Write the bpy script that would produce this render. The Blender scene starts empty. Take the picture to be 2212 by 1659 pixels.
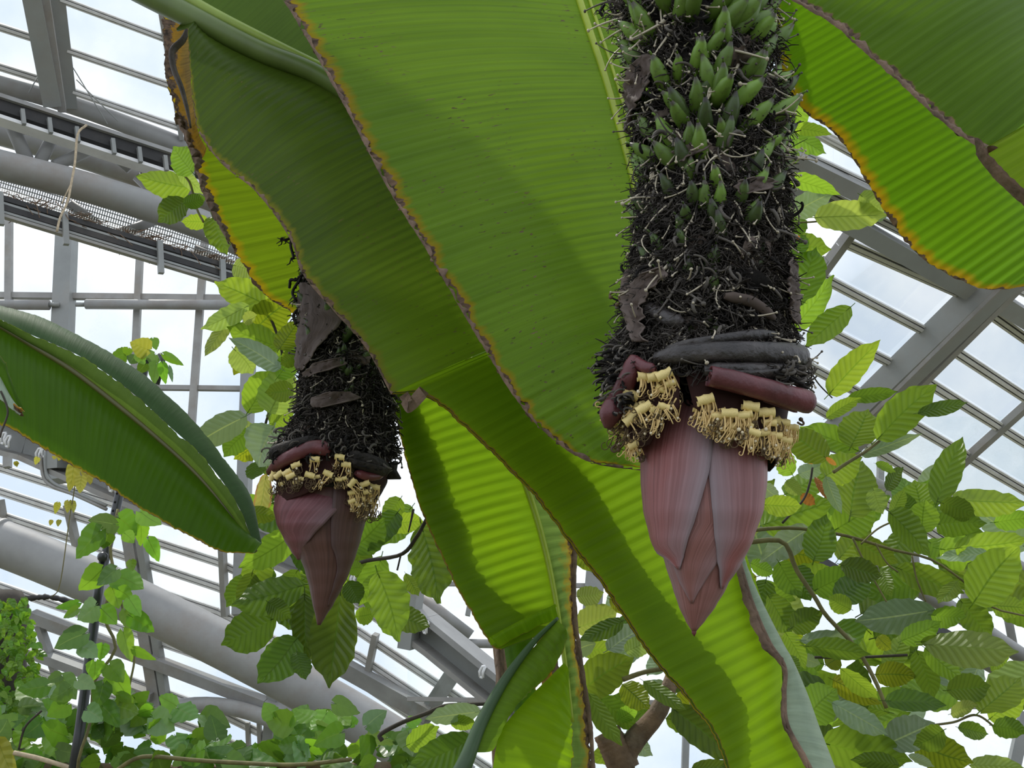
import bpy, bmesh, math, random
from mathutils import Vector, Matrix, noise

# ------------------------------------------------------------------ camera, sky, sun, exposure
scene = bpy.context.scene
C = scene.collection
F = 2200.0
PITCH = math.radians(22)
CAM = Vector((0.0, 0.0, 1.6))
RT = Vector((1, 0, 0))
FW = Vector((0, math.cos(PITCH), math.sin(PITCH)))
UP = Vector((0, -math.sin(PITCH), math.cos(PITCH)))
cam_data = bpy.data.cameras.new('camera')
cam_data.sensor_width = 36.0
cam_data.lens = 36.0 * F / 2212.0
cam_data.clip_start = 0.05
cam_data.clip_end = 500
cam = bpy.data.objects.new('camera', cam_data)
C.objects.link(cam)
cam.location = CAM
cam.rotation_euler = (math.pi / 2 + PITCH, 0, 0)
scene.camera = cam

world = bpy.data.worlds.new('bright_cloudy_sky')
scene.world = world
world.use_nodes = True
wn, wl = world.node_tree.nodes, world.node_tree.links
wn.clear()
w_out = wn.new('ShaderNodeOutputWorld')
w_bg = wn.new('ShaderNodeBackground')
w_tc = wn.new('ShaderNodeTexCoord')
w_no = wn.new('ShaderNodeTexNoise')
w_no.inputs['Scale'].default_value = 5.0
w_no.inputs['Detail'].default_value = 6.0
w_cr = wn.new('ShaderNodeValToRGB')
w_cr.color_ramp.elements[0].position = 0.40
w_cr.color_ramp.elements[0].color = (0.70, 0.80, 0.95, 1)
w_cr.color_ramp.elements[1].position = 0.64
w_cr.color_ramp.elements[1].color = (1.06, 1.08, 1.12, 1)
wl.new(w_tc.outputs['Generated'], w_no.inputs['Vector'])
wl.new(w_no.outputs['Fac'], w_cr.inputs['Fac'])
wl.new(w_cr.outputs['Color'], w_bg.inputs['Color'])
w_bg.inputs['Strength'].default_value = 1.12
wl.new(w_bg.outputs['Background'], w_out.inputs['Surface'])

SUN_TO = Vector((-0.34, 0.36, 0.87)).normalized()      # towards the sun: high, beyond the plants, a little left
sun_data = bpy.data.lights.new('sun', 'SUN')
sun_data.energy = 2.6
sun_data.angle = math.radians(1.2)
sun_data.color = (1.0, 0.96, 0.88)
sun = bpy.data.objects.new('sun', sun_data)
C.objects.link(sun)
sun.location = (-8, 9, 25)
sun.rotation_euler = SUN_TO.to_track_quat('Z', 'Y').to_euler()

scene.view_settings.view_transform = 'Standard'
scene.view_settings.look = 'None'
scene.view_settings.gamma = 1.0
scene.view_settings.use_curve_mapping = False
scene.view_settings.exposure = 0.0

# ------------------------------------------------------------------ helpers
rnd = random.Random(7)

def ray(u, v):
    return (FW + RT * ((u - 1106) / F) + UP * (-(v - 829.5) / F))

def P(u, v, Y):
    """the point seen at picture position u, v on the upright plane Y metres ahead"""
    r = ray(u, v)
    return CAM + r * (Y / r.y)

def pxm(u, v, Y, w):
    """a width of w picture points at that place, in metres"""
    r = ray(u, v)
    return w / F * (Y / r.y)

def on_plane(u, v, p0, n):
    r = ray(u, v)
    return CAM + r * ((p0 - CAM).dot(n) / r.dot(n))

def catmull(pts, n):
    pts = [Vector(p) for p in pts]
    if len(pts) == 2:
        return [pts[0].lerp(pts[1], i / n) for i in range(n + 1)]
    out = []
    m = len(pts) - 1
    for i in range(n + 1):
        t = i / n * m
        k = min(int(t), m - 1)
        f = t - k
        p1, p2 = pts[k], pts[k + 1]
        p0 = pts[k - 1] if k > 0 else p1 * 2 - p2
        p3 = pts[k + 2] if k + 2 <= m else p2 * 2 - p1
        out.append(0.5 * ((2 * p1) + (p2 - p0) * f + (2 * p0 - 5 * p1 + 4 * p2 - p3) * f * f + (3 * p1 - p0 - 3 * p2 + p3) * f ** 3))
    return out

class MB:
    """collects vertices and faces (with optional uv and material index) of ONE mesh"""
    def __init__(self):
        self.v, self.f, self.uv, self.mi = [], [], [], []
    def add(self, vs, fs, uvs=None, mi=0):
        o = len(self.v)
        self.v += [tuple(x) for x in vs]
        self.f += [tuple(i + o for i in f) for f in fs]
        self.uv += uvs if uvs else [(0.5, 0.5)] * len(vs)
        self.mi += [mi] * len(fs)
    def tube(self, pts, radii, sides=6, cap=True, mi=0, flat=1.0):
        n = len(pts)
        if not isinstance(radii, (list, tuple)):
            radii = [radii] * n
        vs, fs, uv = [], [], []
        t0 = (pts[1] - pts[0]).normalized()
        a = Vector((0, 0, 1)) if abs(t0.z) < 0.9 else Vector((1, 0, 0))
        x = t0.cross(a).normalized()
        for i, p in enumerate(pts):
            t = (pts[min(i + 1, n - 1)] - pts[max(i - 1, 0)])
            t = t.normalized() if t.length > 1e-9 else t0
            x = (x - t * x.dot(t))
            x = x.normalized() if x.length > 1e-6 else t.orthogonal().normalized()
            y = t.cross(x)
            for k in range(sides):
                an = 2 * math.pi * k / sides
                vs.append(p + (x * math.cos(an) + y * math.sin(an) * flat) * radii[i])
                uv.append((k / sides, i / max(n - 1, 1)))
        for i in range(n - 1):
            for k in range(sides):
                k2 = (k + 1) % sides
                fs.append((i * sides + k, i * sides + k2, (i + 1) * sides + k2, (i + 1) * sides + k))
        if cap:
            fs.append(tuple(range(sides - 1, -1, -1)))
            fs.append(tuple((n - 1) * sides + k for k in range(sides)))
        self.add(vs, fs, uv, mi)
    def beam(self, a, b, w, h, n, mi=0):
        """a box from a to b, w wide across (in the plane with normal n), h deep along n"""
        d = (b - a).normalized()
        s = d.cross(n).normalized() * (w / 2)
        k = s.cross(d).normalized() * (h / 2)
        vs = [a - s - k, a + s - k, a + s + k, a - s + k, b - s - k, b + s - k, b + s + k, b - s + k]
        fs = [(0, 1, 2, 3), (7, 6, 5, 4), (0, 4, 5, 1), (1, 5, 6, 2), (2, 6, 7, 3), (3, 7, 4, 0)]
        self.add(vs, fs, None, mi)
    def slab(self, corners, n, th, mi=0):
        k = n.normalized() * (th / 2)
        c = len(corners)
        vs = [p - k for p in corners] + [p + k for p in corners]
        fs = [tuple(range(c - 1, -1, -1)), tuple(range(c, 2 * c))]
        for i in range(c):
            j = (i + 1) % c
            fs.append((i, j, c + j, c + i))
        self.add(vs, fs, None, mi)
    def blob(self, c, r, sub=1, mi=0, squash=(1, 1, 1)):
        bm = bmesh.new()
        bmesh.ops.create_icosphere(bm, subdivisions=sub, radius=1)
        bm.verts.ensure_lookup_table()
        vs = [c + Vector((v.co.x * squash[0], v.co.y * squash[1], v.co.z * squash[2])) * r for v in bm.verts]
        fs = [tuple(v.index for v in f.verts) for f in bm.faces]
        bm.free()
        self.add(vs, fs, None, mi)
    def mesh(self, name, mats, off=None, smooth=True):
        me = bpy.data.meshes.new(name)
        o = off or Vector((0, 0, 0))
        me.from_pydata([(x - o.x, y - o.y, z - o.z) for x, y, z in self.v], [], self.f)
        uvl = me.uv_layers.new(name='UVMap')
        vi = [0] * len(me.loops)
        me.loops.foreach_get('vertex_index', vi)
        flat = []
        for i in vi:
            flat += self.uv[i]
        uvl.data.foreach_set('uv', flat)
        for m in (mats if isinstance(mats, (list, tuple)) else [mats]):
            me.materials.append(m)
        me.polygons.foreach_set('material_index', self.mi)
        me.polygons.foreach_set('use_smooth', [smooth] * len(self.f))
        me.update()
        return me
    def build(self, name, mats, parent=None, smooth=True):
        off = parent['_o'] if parent is not None else None
        off = Vector(off) if off is not None else None
        ob = bpy.data.objects.new(name, self.mesh(name, mats, off, smooth))
        C.objects.link(ob)
        if parent is not None:
            ob.parent = parent
            ob['_o'] = tuple(off)
        return ob

def tag(o, label=None, cat=None, group=None, kind=None):
    if label: o['label'] = label
    if cat: o['category'] = cat
    if group: o['group'] = group
    if kind: o['kind'] = kind
    return o

def thing(name, loc, label=None, cat=None, group=None, kind=None):
    o = bpy.data.objects.new(name, None)
    C.objects.link(o)
    o.empty_display_size = 0.1
    o.location = loc
    o['_o'] = tuple(loc)
    return tag(o, label, cat, group, kind)

def instance(name, me, parent, M):
    """a part that shares mesh data; M is its world matrix"""
    ob = bpy.data.objects.new(name, me)
    C.objects.link(ob)
    ob.parent = parent
    ob.matrix_local = Matrix.Translation(-Vector(parent['_o'])) @ M
    return ob

# ------------------------------------------------------------------ materials
def new_mat(name):
    m = bpy.data.materials.new(name)
    m.use_nodes = True
    nt = m.node_tree
    nt.nodes.clear()
    return m, nt.nodes, nt.links

def N(nodes, t, **kw):
    n = nodes.new(t)
    for k, v in kw.items():
        if k.startswith('_'):
            setattr(n, k[1:], v)
        else:
            n.inputs[k].default_value = v
    return n

def math_node(nodes, links, op, a, b=None, c=None, clamp=False):
    n = nodes.new('ShaderNodeMath')
    n.operation = op
    n.use_clamp = clamp
    for i, x in enumerate((a, b, c)):
        if x is None: continue
        if isinstance(x, (int, float)):
            n.inputs[i].default_value = x
        else:
            links.new(x, n.inputs[i])
    return n.outputs[0]

def mix_col(nodes, links, fac, a, b, blend='MIX'):
    n = nodes.new('ShaderNodeMix')
    n.data_type = 'RGBA'
    n.blend_type = blend
    n.clamp_factor = True
    for s, x in ((0, fac), (6, a), (7, b)):
        if isinstance(x, (int, float)):
            n.inputs[s].default_value = x
        elif isinstance(x, tuple):
            n.inputs[s].default_value = (*x, 1) if len(x) == 3 else x
        else:
            links.new(x, n.inputs[s])
    return n.outputs[2]

def ramp(nodes, links, fac, stops):
    n = nodes.new('ShaderNodeValToRGB')
    cr = n.color_ramp
    while len(cr.elements) < len(stops):
        cr.elements.new(0.5)
    for e, (p, c) in zip(cr.elements, stops):
        e.position = p
        e.color = (*c, 1) if len(c) == 3 else c
    links.new(fac, n.inputs['Fac'])
    return n.outputs['Color']

def simple_mat(name, col, rough=0.5, metal=0.0, var=0.25, scale=8.0, spec=0.5, dirt=None, dirt_amt=0.5, bump=0.0, bscale=40.0):
    """a plain surface with mottling, optional dirt stains and fine relief"""
    m, n, l = new_mat(name)
    out = N(n, 'ShaderNodeOutputMaterial')
    p = N(n, 'ShaderNodeBsdfPrincipled', Roughness=rough, Metallic=metal)
    p.inputs['Specular IOR Level'].default_value = spec
    tc = N(n, 'ShaderNodeTexCoord')
    no = N(n, 'ShaderNodeTexNoise', Scale=scale, Detail=5.0, Roughness=0.6)
    l.new(tc.outputs['Object'], no.inputs['Vector'])
    lo = tuple(c * (1 - var) for c in col)
    hi = tuple(min(1, c * (1 + var)) for c in col)
    c = ramp(n, l, no.outputs['Fac'], [(0.3, lo), (0.7, hi)])
    if dirt:
        n2 = N(n, 'ShaderNodeTexNoise', Scale=scale * 0.45, Detail=8.0, Roughness=0.7)
        l.new(tc.outputs['Object'], n2.inputs['Vector'])
        k = ramp(n, l, n2.outputs['Fac'], [(0.5, (0, 0, 0)), (0.72, (dirt_amt,) * 3)])
        c = mix_col(n, l, k, c, dirt)
    l.new(c, p.inputs['Base Color'])
    if bump:
        nb = N(n, 'ShaderNodeTexNoise', Scale=bscale, Detail=6.0)
        l.new(tc.outputs['Object'], nb.inputs['Vector'])
        b = N(n, 'ShaderNodeBump', Strength=bump, Distance=0.01)
        l.new(nb.outputs['Fac'], b.inputs['Height'])
        l.new(b.outputs['Normal'], p.inputs['Normal'])
    l.new(p.outputs['BSDF'], out.inputs['Surface'])
    return m

def glass_mat():
    m, n, l = new_mat('greenhouse_glass')
    out = N(n, 'ShaderNodeOutputMaterial')
    tr = N(n, 'ShaderNodeBsdfTransparent', Color=(0.97, 0.985, 0.98, 1))
    gl = N(n, 'ShaderNodeBsdfGlossy', Roughness=0.04)
    mx = N(n, 'ShaderNodeMixShader')
    fr = N(n, 'ShaderNodeFresnel', IOR=1.25)
    l.new(math_node(n, l, 'MULTIPLY', fr.outputs[0], 0.22), mx.inputs[0]); l.new(tr.outputs[0], mx.inputs[1]); l.new(gl.outputs[0], mx.inputs[2])
    tc = N(n, 'ShaderNodeTexCoord')
    no = N(n, 'ShaderNodeTexNoise', Scale=1.6, Detail=9.0, Roughness=0.72)
    l.new(tc.outputs['Object'], no.inputs['Vector'])
    k = ramp(n, l, no.outputs['Fac'], [(0.52, (0, 0, 0)), (0.78, (0.13, 0.13, 0.13))])
    dt = N(n, 'ShaderNodeBsdfTranslucent', Color=(0.72, 0.75, 0.78, 1))
    mx2 = N(n, 'ShaderNodeMixShader')
    l.new(k, mx2.inputs[0]); l.new(mx.outputs[0], mx2.inputs[1]); l.new(dt.outputs[0], mx2.inputs[2])
    l.new(mx2.outputs[0], out.inputs['Surface'])
    return m

def blade_mat(name, green, deep, trans=0.6, yellow=0.05, brown=0.02, fleck=0.0, vein=0.25, gloss=0.35, spots=0.0, tgain=1.0, base_yellow=0.0,
              ycol=(0.42, 0.26, 0.01), dry_v=None, pitch=0.011, grad=None):
    """banana blade: u runs from midrib (0) to margin (1), v runs along in metres"""
    m, n, l = new_mat(name)
    out = N(n, 'ShaderNodeOutputMaterial')
    uv = N(n, 'ShaderNodeUVMap')
    sep = N(n, 'ShaderNodeSeparateXYZ')
    l.new(uv.outputs[0], sep.inputs[0])
    u, v = sep.outputs[0], sep.outputs[1]
    def streak(su, sv, detail=3.0):
        cmb = N(n, 'ShaderNodeCombineXYZ')
        l.new(math_node(n, l, 'MULTIPLY', u, su), cmb.inputs[0])
        l.new(math_node(n, l, 'MULTIPLY', v, sv), cmb.inputs[1])
        t = N(n, 'ShaderNodeTexNoise', Scale=1.0, Detail=detail, Roughness=0.6)
        l.new(cmb.outputs[0], t.inputs['Vector'])
        return t.outputs['Fac']
    s1 = streak(0.7, 95.0, 4.0)
    s2 = streak(1.6, 9.0, 3.0)
    col = ramp(n, l, s2, [(0.3, deep), (0.7, green)])
    if grad:                                   # paints a light gradient into the colour, brighter towards the far end
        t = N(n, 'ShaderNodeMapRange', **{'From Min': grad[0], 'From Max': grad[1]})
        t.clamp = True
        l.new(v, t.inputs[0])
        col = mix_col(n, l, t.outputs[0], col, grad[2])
    dk = ramp(n, l, s1, [(0.3, (1 - vein,) * 3), (0.7, (1 + vein * 0.35,) * 3)])
    col = mix_col(n, l, 1.0, col, dk, 'MULTIPLY')
    # fine pale parallel veins
    w = math_node(n, l, 'SINE', math_node(n, l, 'MULTIPLY', v, 2 * math.pi / pitch))
    w = math_node(n, l, 'SMOOTH_MAX', math_node(n, l, 'SUBTRACT', w, 0.80), 0.0, 0.1)
    col = mix_col(n, l, math_node(n, l, 'MULTIPLY', w, vein * 2.4, clamp=True), col, tuple(min(1, g * 1.7) for g in green))
    # withered margin: wobbling bands of yellow, then brown
    nb = streak(2.0, 22.0, 6.0)
    nb2 = streak(6.0, 60.0, 4.0)
    e = math_node(n, l, 'ADD', u, math_node(n, l, 'MULTIPLY', math_node(n, l, 'SUBTRACT', nb, 0.5), yellow * 3.2))
    e = math_node(n, l, 'ADD', e, math_node(n, l, 'MULTIPLY', math_node(n, l, 'SUBTRACT', nb2, 0.5), yellow * 1.1))
    def step(lo, hi):
        t = N(n, 'ShaderNodeMapRange', **{'From Min': lo, 'From Max': hi})
        t.clamp = True
        l.new(e, t.inputs[0])
        return t.outputs[0]
    ky = step(1 - yellow * 1.5, 1 - yellow * 0.5)
    kb = step(1 - brown * 1.25, 1 - brown * 0.85)
    col = mix_col(n, l, math_node(n, l, 'MULTIPLY', ky, 0.85), col, ycol)
    dead = ramp(n, l, nb2, [(0.35, (0.025, 0.015, 0.010)), (0.65, (0.20, 0.125, 0.08))])
    if base_yellow:
        col = mix_col(n, l, base_yellow, col, ycol)
    kd = kb
    if dry_v:
        t = N(n, 'ShaderNodeMapRange', **{'From Min': dry_v[0], 'From Max': dry_v[1]})
        t.clamp = True
        l.new(math_node(n, l, 'ADD', v, math_node(n, l, 'MULTIPLY', math_node(n, l, 'SUBTRACT', nb, 0.5), 0.35)), t.inputs[0])
        kd = math_node(n, l, 'MAXIMUM', kd, t.outputs[0])
    if fleck:
        f1 = streak(26.0, 150.0, 1.0)
        f2 = streak(2.2, 3.0, 2.0)
        k = math_node(n, l, 'MULTIPLY', ramp(n, l, f1, [(0.66, (0, 0, 0)), (0.70, (1, 1, 1))]), ramp(n, l, f2, [(0.46, (0, 0, 0)), (0.6, (1, 1, 1))]))
        kd = math_node(n, l, 'MAXIMUM', kd, math_node(n, l, 'MULTIPLY', k, fleck))
    if spots:
        f3 = streak(5.0, 26.0, 2.0)
        k = ramp(n, l, f3, [(0.70, (0, 0, 0)), (0.74, (1, 1, 1))])
        kd = math_node(n, l, 'MAXIMUM', kd, math_node(n, l, 'MULTIPLY', k, spots))
    col = mix_col(n, l, kd, col, dead)
    p = N(n, 'ShaderNodeBsdfPrincipled', Roughness=gloss)
    p.inputs['Specular IOR Level'].default_value = 0.14
    l.new(col, p.inputs['Base Color'])
    tl = N(n, 'ShaderNodeBsdfTranslucent')
    tc = mix_col(n, l, 1.0, col, (1.0 * tgain, 1.0 * tgain, 0.8 * tgain), 'MULTIPLY')
    l.new(tc, tl.inputs['Color'])
    bp = N(n, 'ShaderNodeBump', Strength=0.25, Distance=0.004)
    l.new(s1, bp.inputs['Height'])
    l.new(bp.outputs[0], p.inputs['Normal'])
    mx = N(n, 'ShaderNodeMixShader')
    l.new(math_node(n, l, 'MULTIPLY', math_node(n, l, 'SUBTRACT', 1.0, math_node(n, l, 'MULTIPLY', kd, 0.75)), trans), mx.inputs[0])
    l.new(p.outputs[0], mx.inputs[1]); l.new(tl.outputs[0], mx.inputs[2])
    l.new(mx.outputs[0], out.inputs['Surface'])
    return m

def foliage_mat(name, col, vein_col, trans=0.6, gloss=0.35, veins=9.0, contrast=0.5, edge=None, spec=0.4, bump=0.30, line=0.5):
    """broad leaf: u across (0.5 = midrib), v from stalk to tip; side veins sweep forward"""
    m, n, l = new_mat(name)
    out = N(n, 'ShaderNodeOutputMaterial')
    uv = N(n, 'ShaderNodeUVMap')
    sep = N(n, 'ShaderNodeSeparateXYZ')
    l.new(uv.outputs[0], sep.inputs[0])
    a = math_node(n, l, 'ABSOLUTE', math_node(n, l, 'MULTIPLY', math_node(n, l, 'SUBTRACT', sep.outputs[0], 0.5), 2.0))
    ph = math_node(n, l, 'SUBTRACT', sep.outputs[1], math_node(n, l, 'MULTIPLY', a, 0.2))
    w = math_node(n, l, 'SINE', math_node(n, l, 'MULTIPLY', ph, 2 * math.pi * veins))
    oi = N(n, 'ShaderNodeObjectInfo')
    tc = N(n, 'ShaderNodeTexCoord')
    no = N(n, 'ShaderNodeTexNoise', Scale=3.0, Detail=4.0)
    l.new(tc.outputs['Object'], no.inputs['Vector'])
    hv = N(n, 'ShaderNodeHueSaturation', Color=(*col, 1))
    l.new(math_node(n, l, 'ADD', 0.485, math_node(n, l, 'MULTIPLY', oi.outputs['Random'], 0.03)), hv.inputs['Hue'])
    l.new(math_node(n, l, 'ADD', 0.72, math_node(n, l, 'MULTIPLY', math_node(n, l, 'FRACT', math_node(n, l, 'MULTIPLY', oi.outputs['Random'], 17.3)), 0.55)), hv.inputs['Value'])
    c = mix_col(n, l, math_node(n, l, 'MULTIPLY', math_node(n, l, 'POWER', math_node(n, l, 'MULTIPLY_ADD', w, 0.5, 0.5), 3.0), contrast), hv.outputs[0],
                mix_col(n, l, 1.0, hv.outputs[0], (0.55, 0.6, 0.5), 'MULTIPLY'))
    lw = ramp(n, l, math_node(n, l, 'ABSOLUTE', math_node(n, l, 'ADD', w, 0.0)), [(0.0, (0.5, 0.5, 0.5)), (0.14, (0, 0, 0))])
    c = mix_col(n, l, math_node(n, l, 'MULTIPLY', lw, line), c, vein_col)
    mid = ramp(n, l, a, [(0.025, (0.85, 0.85, 0.85)), (0.06, (0, 0, 0))])
    c = mix_col(n, l, mid, c, vein_col)
    c = mix_col(n, l, ramp(n, l, no.outputs['Fac'], [(0.45, (0, 0, 0)), (0.8, (0.4, 0.4, 0.4))]), c, mix_col(n, l, 1.0, c, (0.75, 0.8, 0.7), 'MULTIPLY'))
    if edge:
        n2 = N(n, 'ShaderNodeTexNoise', Scale=5.0, Detail=5.0)
        l.new(tc.outputs['Object'], n2.inputs['Vector'])
        k = ramp(n, l, math_node(n, l, 'ADD', a, math_node(n, l, 'MULTIPLY', math_node(n, l, 'SUBTRACT', n2.outputs['Fac'], 0.5), 0.9)), [(0.75, (0, 0, 0)), (1.0, (1, 1, 1))])
        c = mix_col(n, l, k, c, edge)
    p = N(n, 'ShaderNodeBsdfPrincipled', Roughness=gloss)
    p.inputs['Specular IOR Level'].default_value = spec
    l.new(c, p.inputs['Base Color'])
    bp = N(n, 'ShaderNodeBump', Strength=bump, Distance=0.02)
    l.new(w, bp.inputs['Height'])
    l.new(bp.outputs[0], p.inputs['Normal'])
    tl = N(n, 'ShaderNodeBsdfTranslucent')
    l.new(mix_col(n, l, 1.0, c, (1.15, 1.1, 0.6), 'MULTIPLY'), tl.inputs['Color'])
    mx = N(n, 'ShaderNodeMixShader', Fac=trans)
    l.new(p.outputs[0], mx.inputs[1]); l.new(tl.outputs[0], mx.inputs[2])
    l.new(mx.outputs[0], out.inputs['Surface'])
    return m

def bract_mat(name, col, bloom, bloom_amt=0.6, rough=0.45):
    """bud bract: fine lengthwise ribs and a waxy grey bloom towards the margins"""
    m, n, l = new_mat(name)
    out = N(n, 'ShaderNodeOutputMaterial')
    uv = N(n, 'ShaderNodeUVMap')
    sep = N(n, 'ShaderNodeSeparateXYZ')
    l.new(uv.outputs[0], sep.inputs[0])
    u, v = sep.outputs[0], sep.outputs[1]
    def streak(su, sv, d=4.0):
        cmb = N(n, 'ShaderNodeCombineXYZ')
        l.new(math_node(n, l, 'MULTIPLY', u, su), cmb.inputs[0])
        l.new(math_node(n, l, 'MULTIPLY', v, sv), cmb.inputs[1])
        t = N(n, 'ShaderNodeTexNoise', Scale=1.0, Detail=d)
        l.new(cmb.outputs[0], t.inputs['Vector'])
        return t.outputs['Fac']
    s = streak(38.0, 1.2)
    b = streak(3.0, 1.6, 3.0)
    c = ramp(n, l, s, [(0.32, tuple(x * 0.72 for x in col)), (0.7, tuple(min(1, x * 1.25) for x in col))])
    a = math_node(n, l, 'ABSOLUTE', math_node(n, l, 'MULTIPLY', math_node(n, l, 'SUBTRACT', u, 0.5), 2.0))
    k = math_node(n, l, 'ADD', math_node(n, l, 'POWER', a, 2.2), math_node(n, l, 'MULTIPLY', math_node(n, l, 'SUBTRACT', b, 0.42), 0.9))
    k = math_node(n, l, 'ADD', k, math_node(n, l, 'MULTIPLY', math_node(n, l, 'SUBTRACT', s, 0.5), 0.7))
    k = math_node(n, l, 'MULTIPLY', k, bloom_amt, clamp=True)
    c = mix_col(n, l, k, c, bloom)
    p = N(n, 'ShaderNodeBsdfPrincipled', Roughness=rough)
    p.inputs['Specular IOR Level'].default_value = 0.35
    l.new(c, p.inputs['Base Color'])
    bp = N(n, 'ShaderNodeBump', Strength=0.35, Distance=0.003)
    l.new(s, bp.inputs['Height'])
    l.new(bp.outputs[0], p.inputs['Normal'])
    l.new(p.outputs[0], out.inputs['Surface'])
    return m

M_WHITE = simple_mat('white_painted_steel', (0.30, 0.298, 0.29), 0.5, dirt=(0.22, 0.165, 0.12), dirt_amt=0.7, scale=1.6, var=0.2)
M_GREY = simple_mat('grey_painted_steel', (0.27, 0.28, 0.27), 0.5, dirt=(0.25, 0.2, 0.15), dirt_amt=0.4, scale=1.8, var=0.12)
M_MULL = simple_mat('weathered_mullion_paint', (0.30, 0.29, 0.27), 0.5, dirt=(0.22, 0.16, 0.1), dirt_amt=0.5, scale=3.0, var=0.15)
M_BAR = simple_mat('aluminium_glazing_bar', (0.78, 0.77, 0.76), 0.4, var=0.1, scale=3.0, dirt=(0.35, 0.27, 0.2), dirt_amt=0.4)
M_GASKET = simple_mat('dark_glazing_gasket', (0.10, 0.095, 0.09), 0.7, var=0.3)
M_RAIL = simple_mat('black_rail', (0.022, 0.021, 0.020), 0.6, var=0.4, dirt=(0.10, 0.08, 0.06), scale=3.0)
M_CLIP = simple_mat('white_plastic_clip', (0.8, 0.8, 0.8), 0.4, var=0.05)
M_GLASS = glass_mat()
M_FLOOR = simple_mat('dark_greenhouse_soil', (0.12, 0.12, 0.07), 0.9, var=0.5, scale=2.0, bump=0.5)
M_BARK = simple_mat('brown_bark', (0.16, 0.10, 0.06), 0.85, var=0.5, scale=14, bump=0.8, bscale=40, dirt=(0.3, 0.26, 0.2), dirt_amt=0.5)
M_TWIG = simple_mat('olive_twig', (0.16, 0.14, 0.05), 0.7, var=0.35, scale=20)
M_DARKTWIG = simple_mat('dark_twig', (0.05, 0.04, 0.03), 0.8, var=0.4, scale=20)
M_POLE = simple_mat('black_support_pole', (0.035, 0.037, 0.04), 0.3, var=0.3)
M_ROOT = simple_mat('pale_dry_root', (0.50, 0.40, 0.27), 0.8, var=0.3, scale=30)

# ------------------------------------------------------------------ greenhouse shell
def hdir(deg):
    a = math.radians(deg)
    return Vector((math.sin(a), math.cos(a), 0))

def roof_plane(az, r0, r1, anchor, Y):
    """plane holding a level glazing bar of heading az and the rafter seen between r0 and r1"""
    e1 = hdir(az)
    k = ray(*r0).cross(ray(*r1))
    e2 = e1.cross(k).normalized()
    if e2.z < 0: e2 = -e2
    n = e1.cross(e2).normalized()
    p = P(anchor[0], anchor[1], Y)
    if n.dot(CAM - p) < 0: n = -n            # faces into the house
    return p, n

def yat(b, x):
    return b[1] + (b[3] - b[1]) * (x - b[0]) / (b[2] - b[0])

def meet(b, r):
    """picture x, y where bar line b crosses line r"""
    (x1, y1, x2, y2), (x3, y3, x4, y4) = b, r
    den = (x1 - x2) * (y3 - y4) - (y1 - y2) * (x3 - x4)
    a, c = x1 * y2 - y1 * x2, x3 * y4 - y3 * x4
    return ((a * (x3 - x4) - (x1 - x2) * c) / den, (a * (y3 - y4) - (y1 - y2) * c) / den)

def beam_px(name, parent, a, b, w, plane, mats, h=0.12, lift=0.0, smooth=False):
    p0, n = plane
    A, B = on_plane(*a, p0 + n * lift, n), on_plane(*b, p0 + n * lift, n)
    mid = ((a[0] + b[0]) / 2, (a[1] + b[1]) / 2)
    wm = w / F * (on_plane(*mid, p0, n) - CAM).dot(FW)
    m = MB()
    m.beam(A, B, wm, h, n)
    return m.build(name, mats, parent, smooth)

def bar_px(parent, a, b, w, plane, lift=0.04):
    """aluminium glazing bar: pale cap with a dark gasket line along either side"""
    p0, n = plane
    A, B = on_plane(*a, p0 + n * lift, n), on_plane(*b, p0 + n * lift, n)
    mid = ((a[0] + b[0]) / 2, (a[1] + b[1]) / 2)
    wm = w / F * (on_plane(*mid, p0, n) - CAM).dot(FW)
    s = (B - A).normalized().cross(n).normalized()
    o = MB()
    o.beam(A, B, wm * 0.34, 0.07, n, 0)
    o.beam(A + s * wm * 0.40, B + s * wm * 0.40, wm * 0.20, 0.04, n, 0)
    o.beam(A - s * wm * 0.40, B - s * wm * 0.40, wm * 0.20, 0.04, n, 0)
    o.beam(A + s * wm * 0.235 - n * 0.01, B + s * wm * 0.235 - n * 0.01, wm * 0.13, 0.02, n, 1)
    o.beam(A - s * wm * 0.235 - n * 0.01, B - s * wm * 0.235 - n * 0.01, wm * 0.13, 0.02, n, 1)
    return o.build('glazing_bar', [M_BAR, M_GASKET], parent, False)

def pane_px(parent, quad, plane, lift=0.0, name='glass_pane'):
    p0, n = plane
    m = MB()
    m.slab([on_plane(*q, p0 + n * lift, n) for q in quad], n, 0.006)
    return m.build(name, M_GLASS, parent, False)

def facet(parent, plane, bars, x0, x1, w, splits=()):
    """bars: picture lines in order; x0, x1: bounding picture lines (or x values)"""
    def end(b, e):
        return (e, yat(b, e)) if isinstance(e, (int, float)) else meet(b, e)
    for b in bars:
        bar_px(parent, end(b, x0), end(b, x1), w, plane)
    edges = [x0, *splits, x1]
    for b, c in zip(bars, bars[1:]):
        for e, f in zip(edges, edges[1:]):
            pane_px(parent, [end(b, e), end(b, f), end(c, f), end(c, e)], plane)

def pipe_px(name, parent, pts, w, plane, mat, lift=0.0, sides=16, n=16, taper=None):
    p0, nn = plane
    P3 = [on_plane(*q, p0 + nn * lift, nn) for q in pts]
    P3 = catmull(P3, n) if len(P3) > 2 else P3
    r = [w / F * (p - CAM).dot(FW) / 2 for p in P3]
    m = MB()
    m.tube(P3, r, sides)
    return m.build(name, mat, parent)

# floor under everything (below the frame)
m = MB()
m.slab([Vector((-30, -12, -0.05)), Vector((30, -12, -0.05)), Vector((30, 40, -0.05)), Vector((-30, 40, -0.05))], Vector((0, 0, 1)), 0.1)
tag(m.build('floor', M_FLOOR, None, False), kind='structure')

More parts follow.
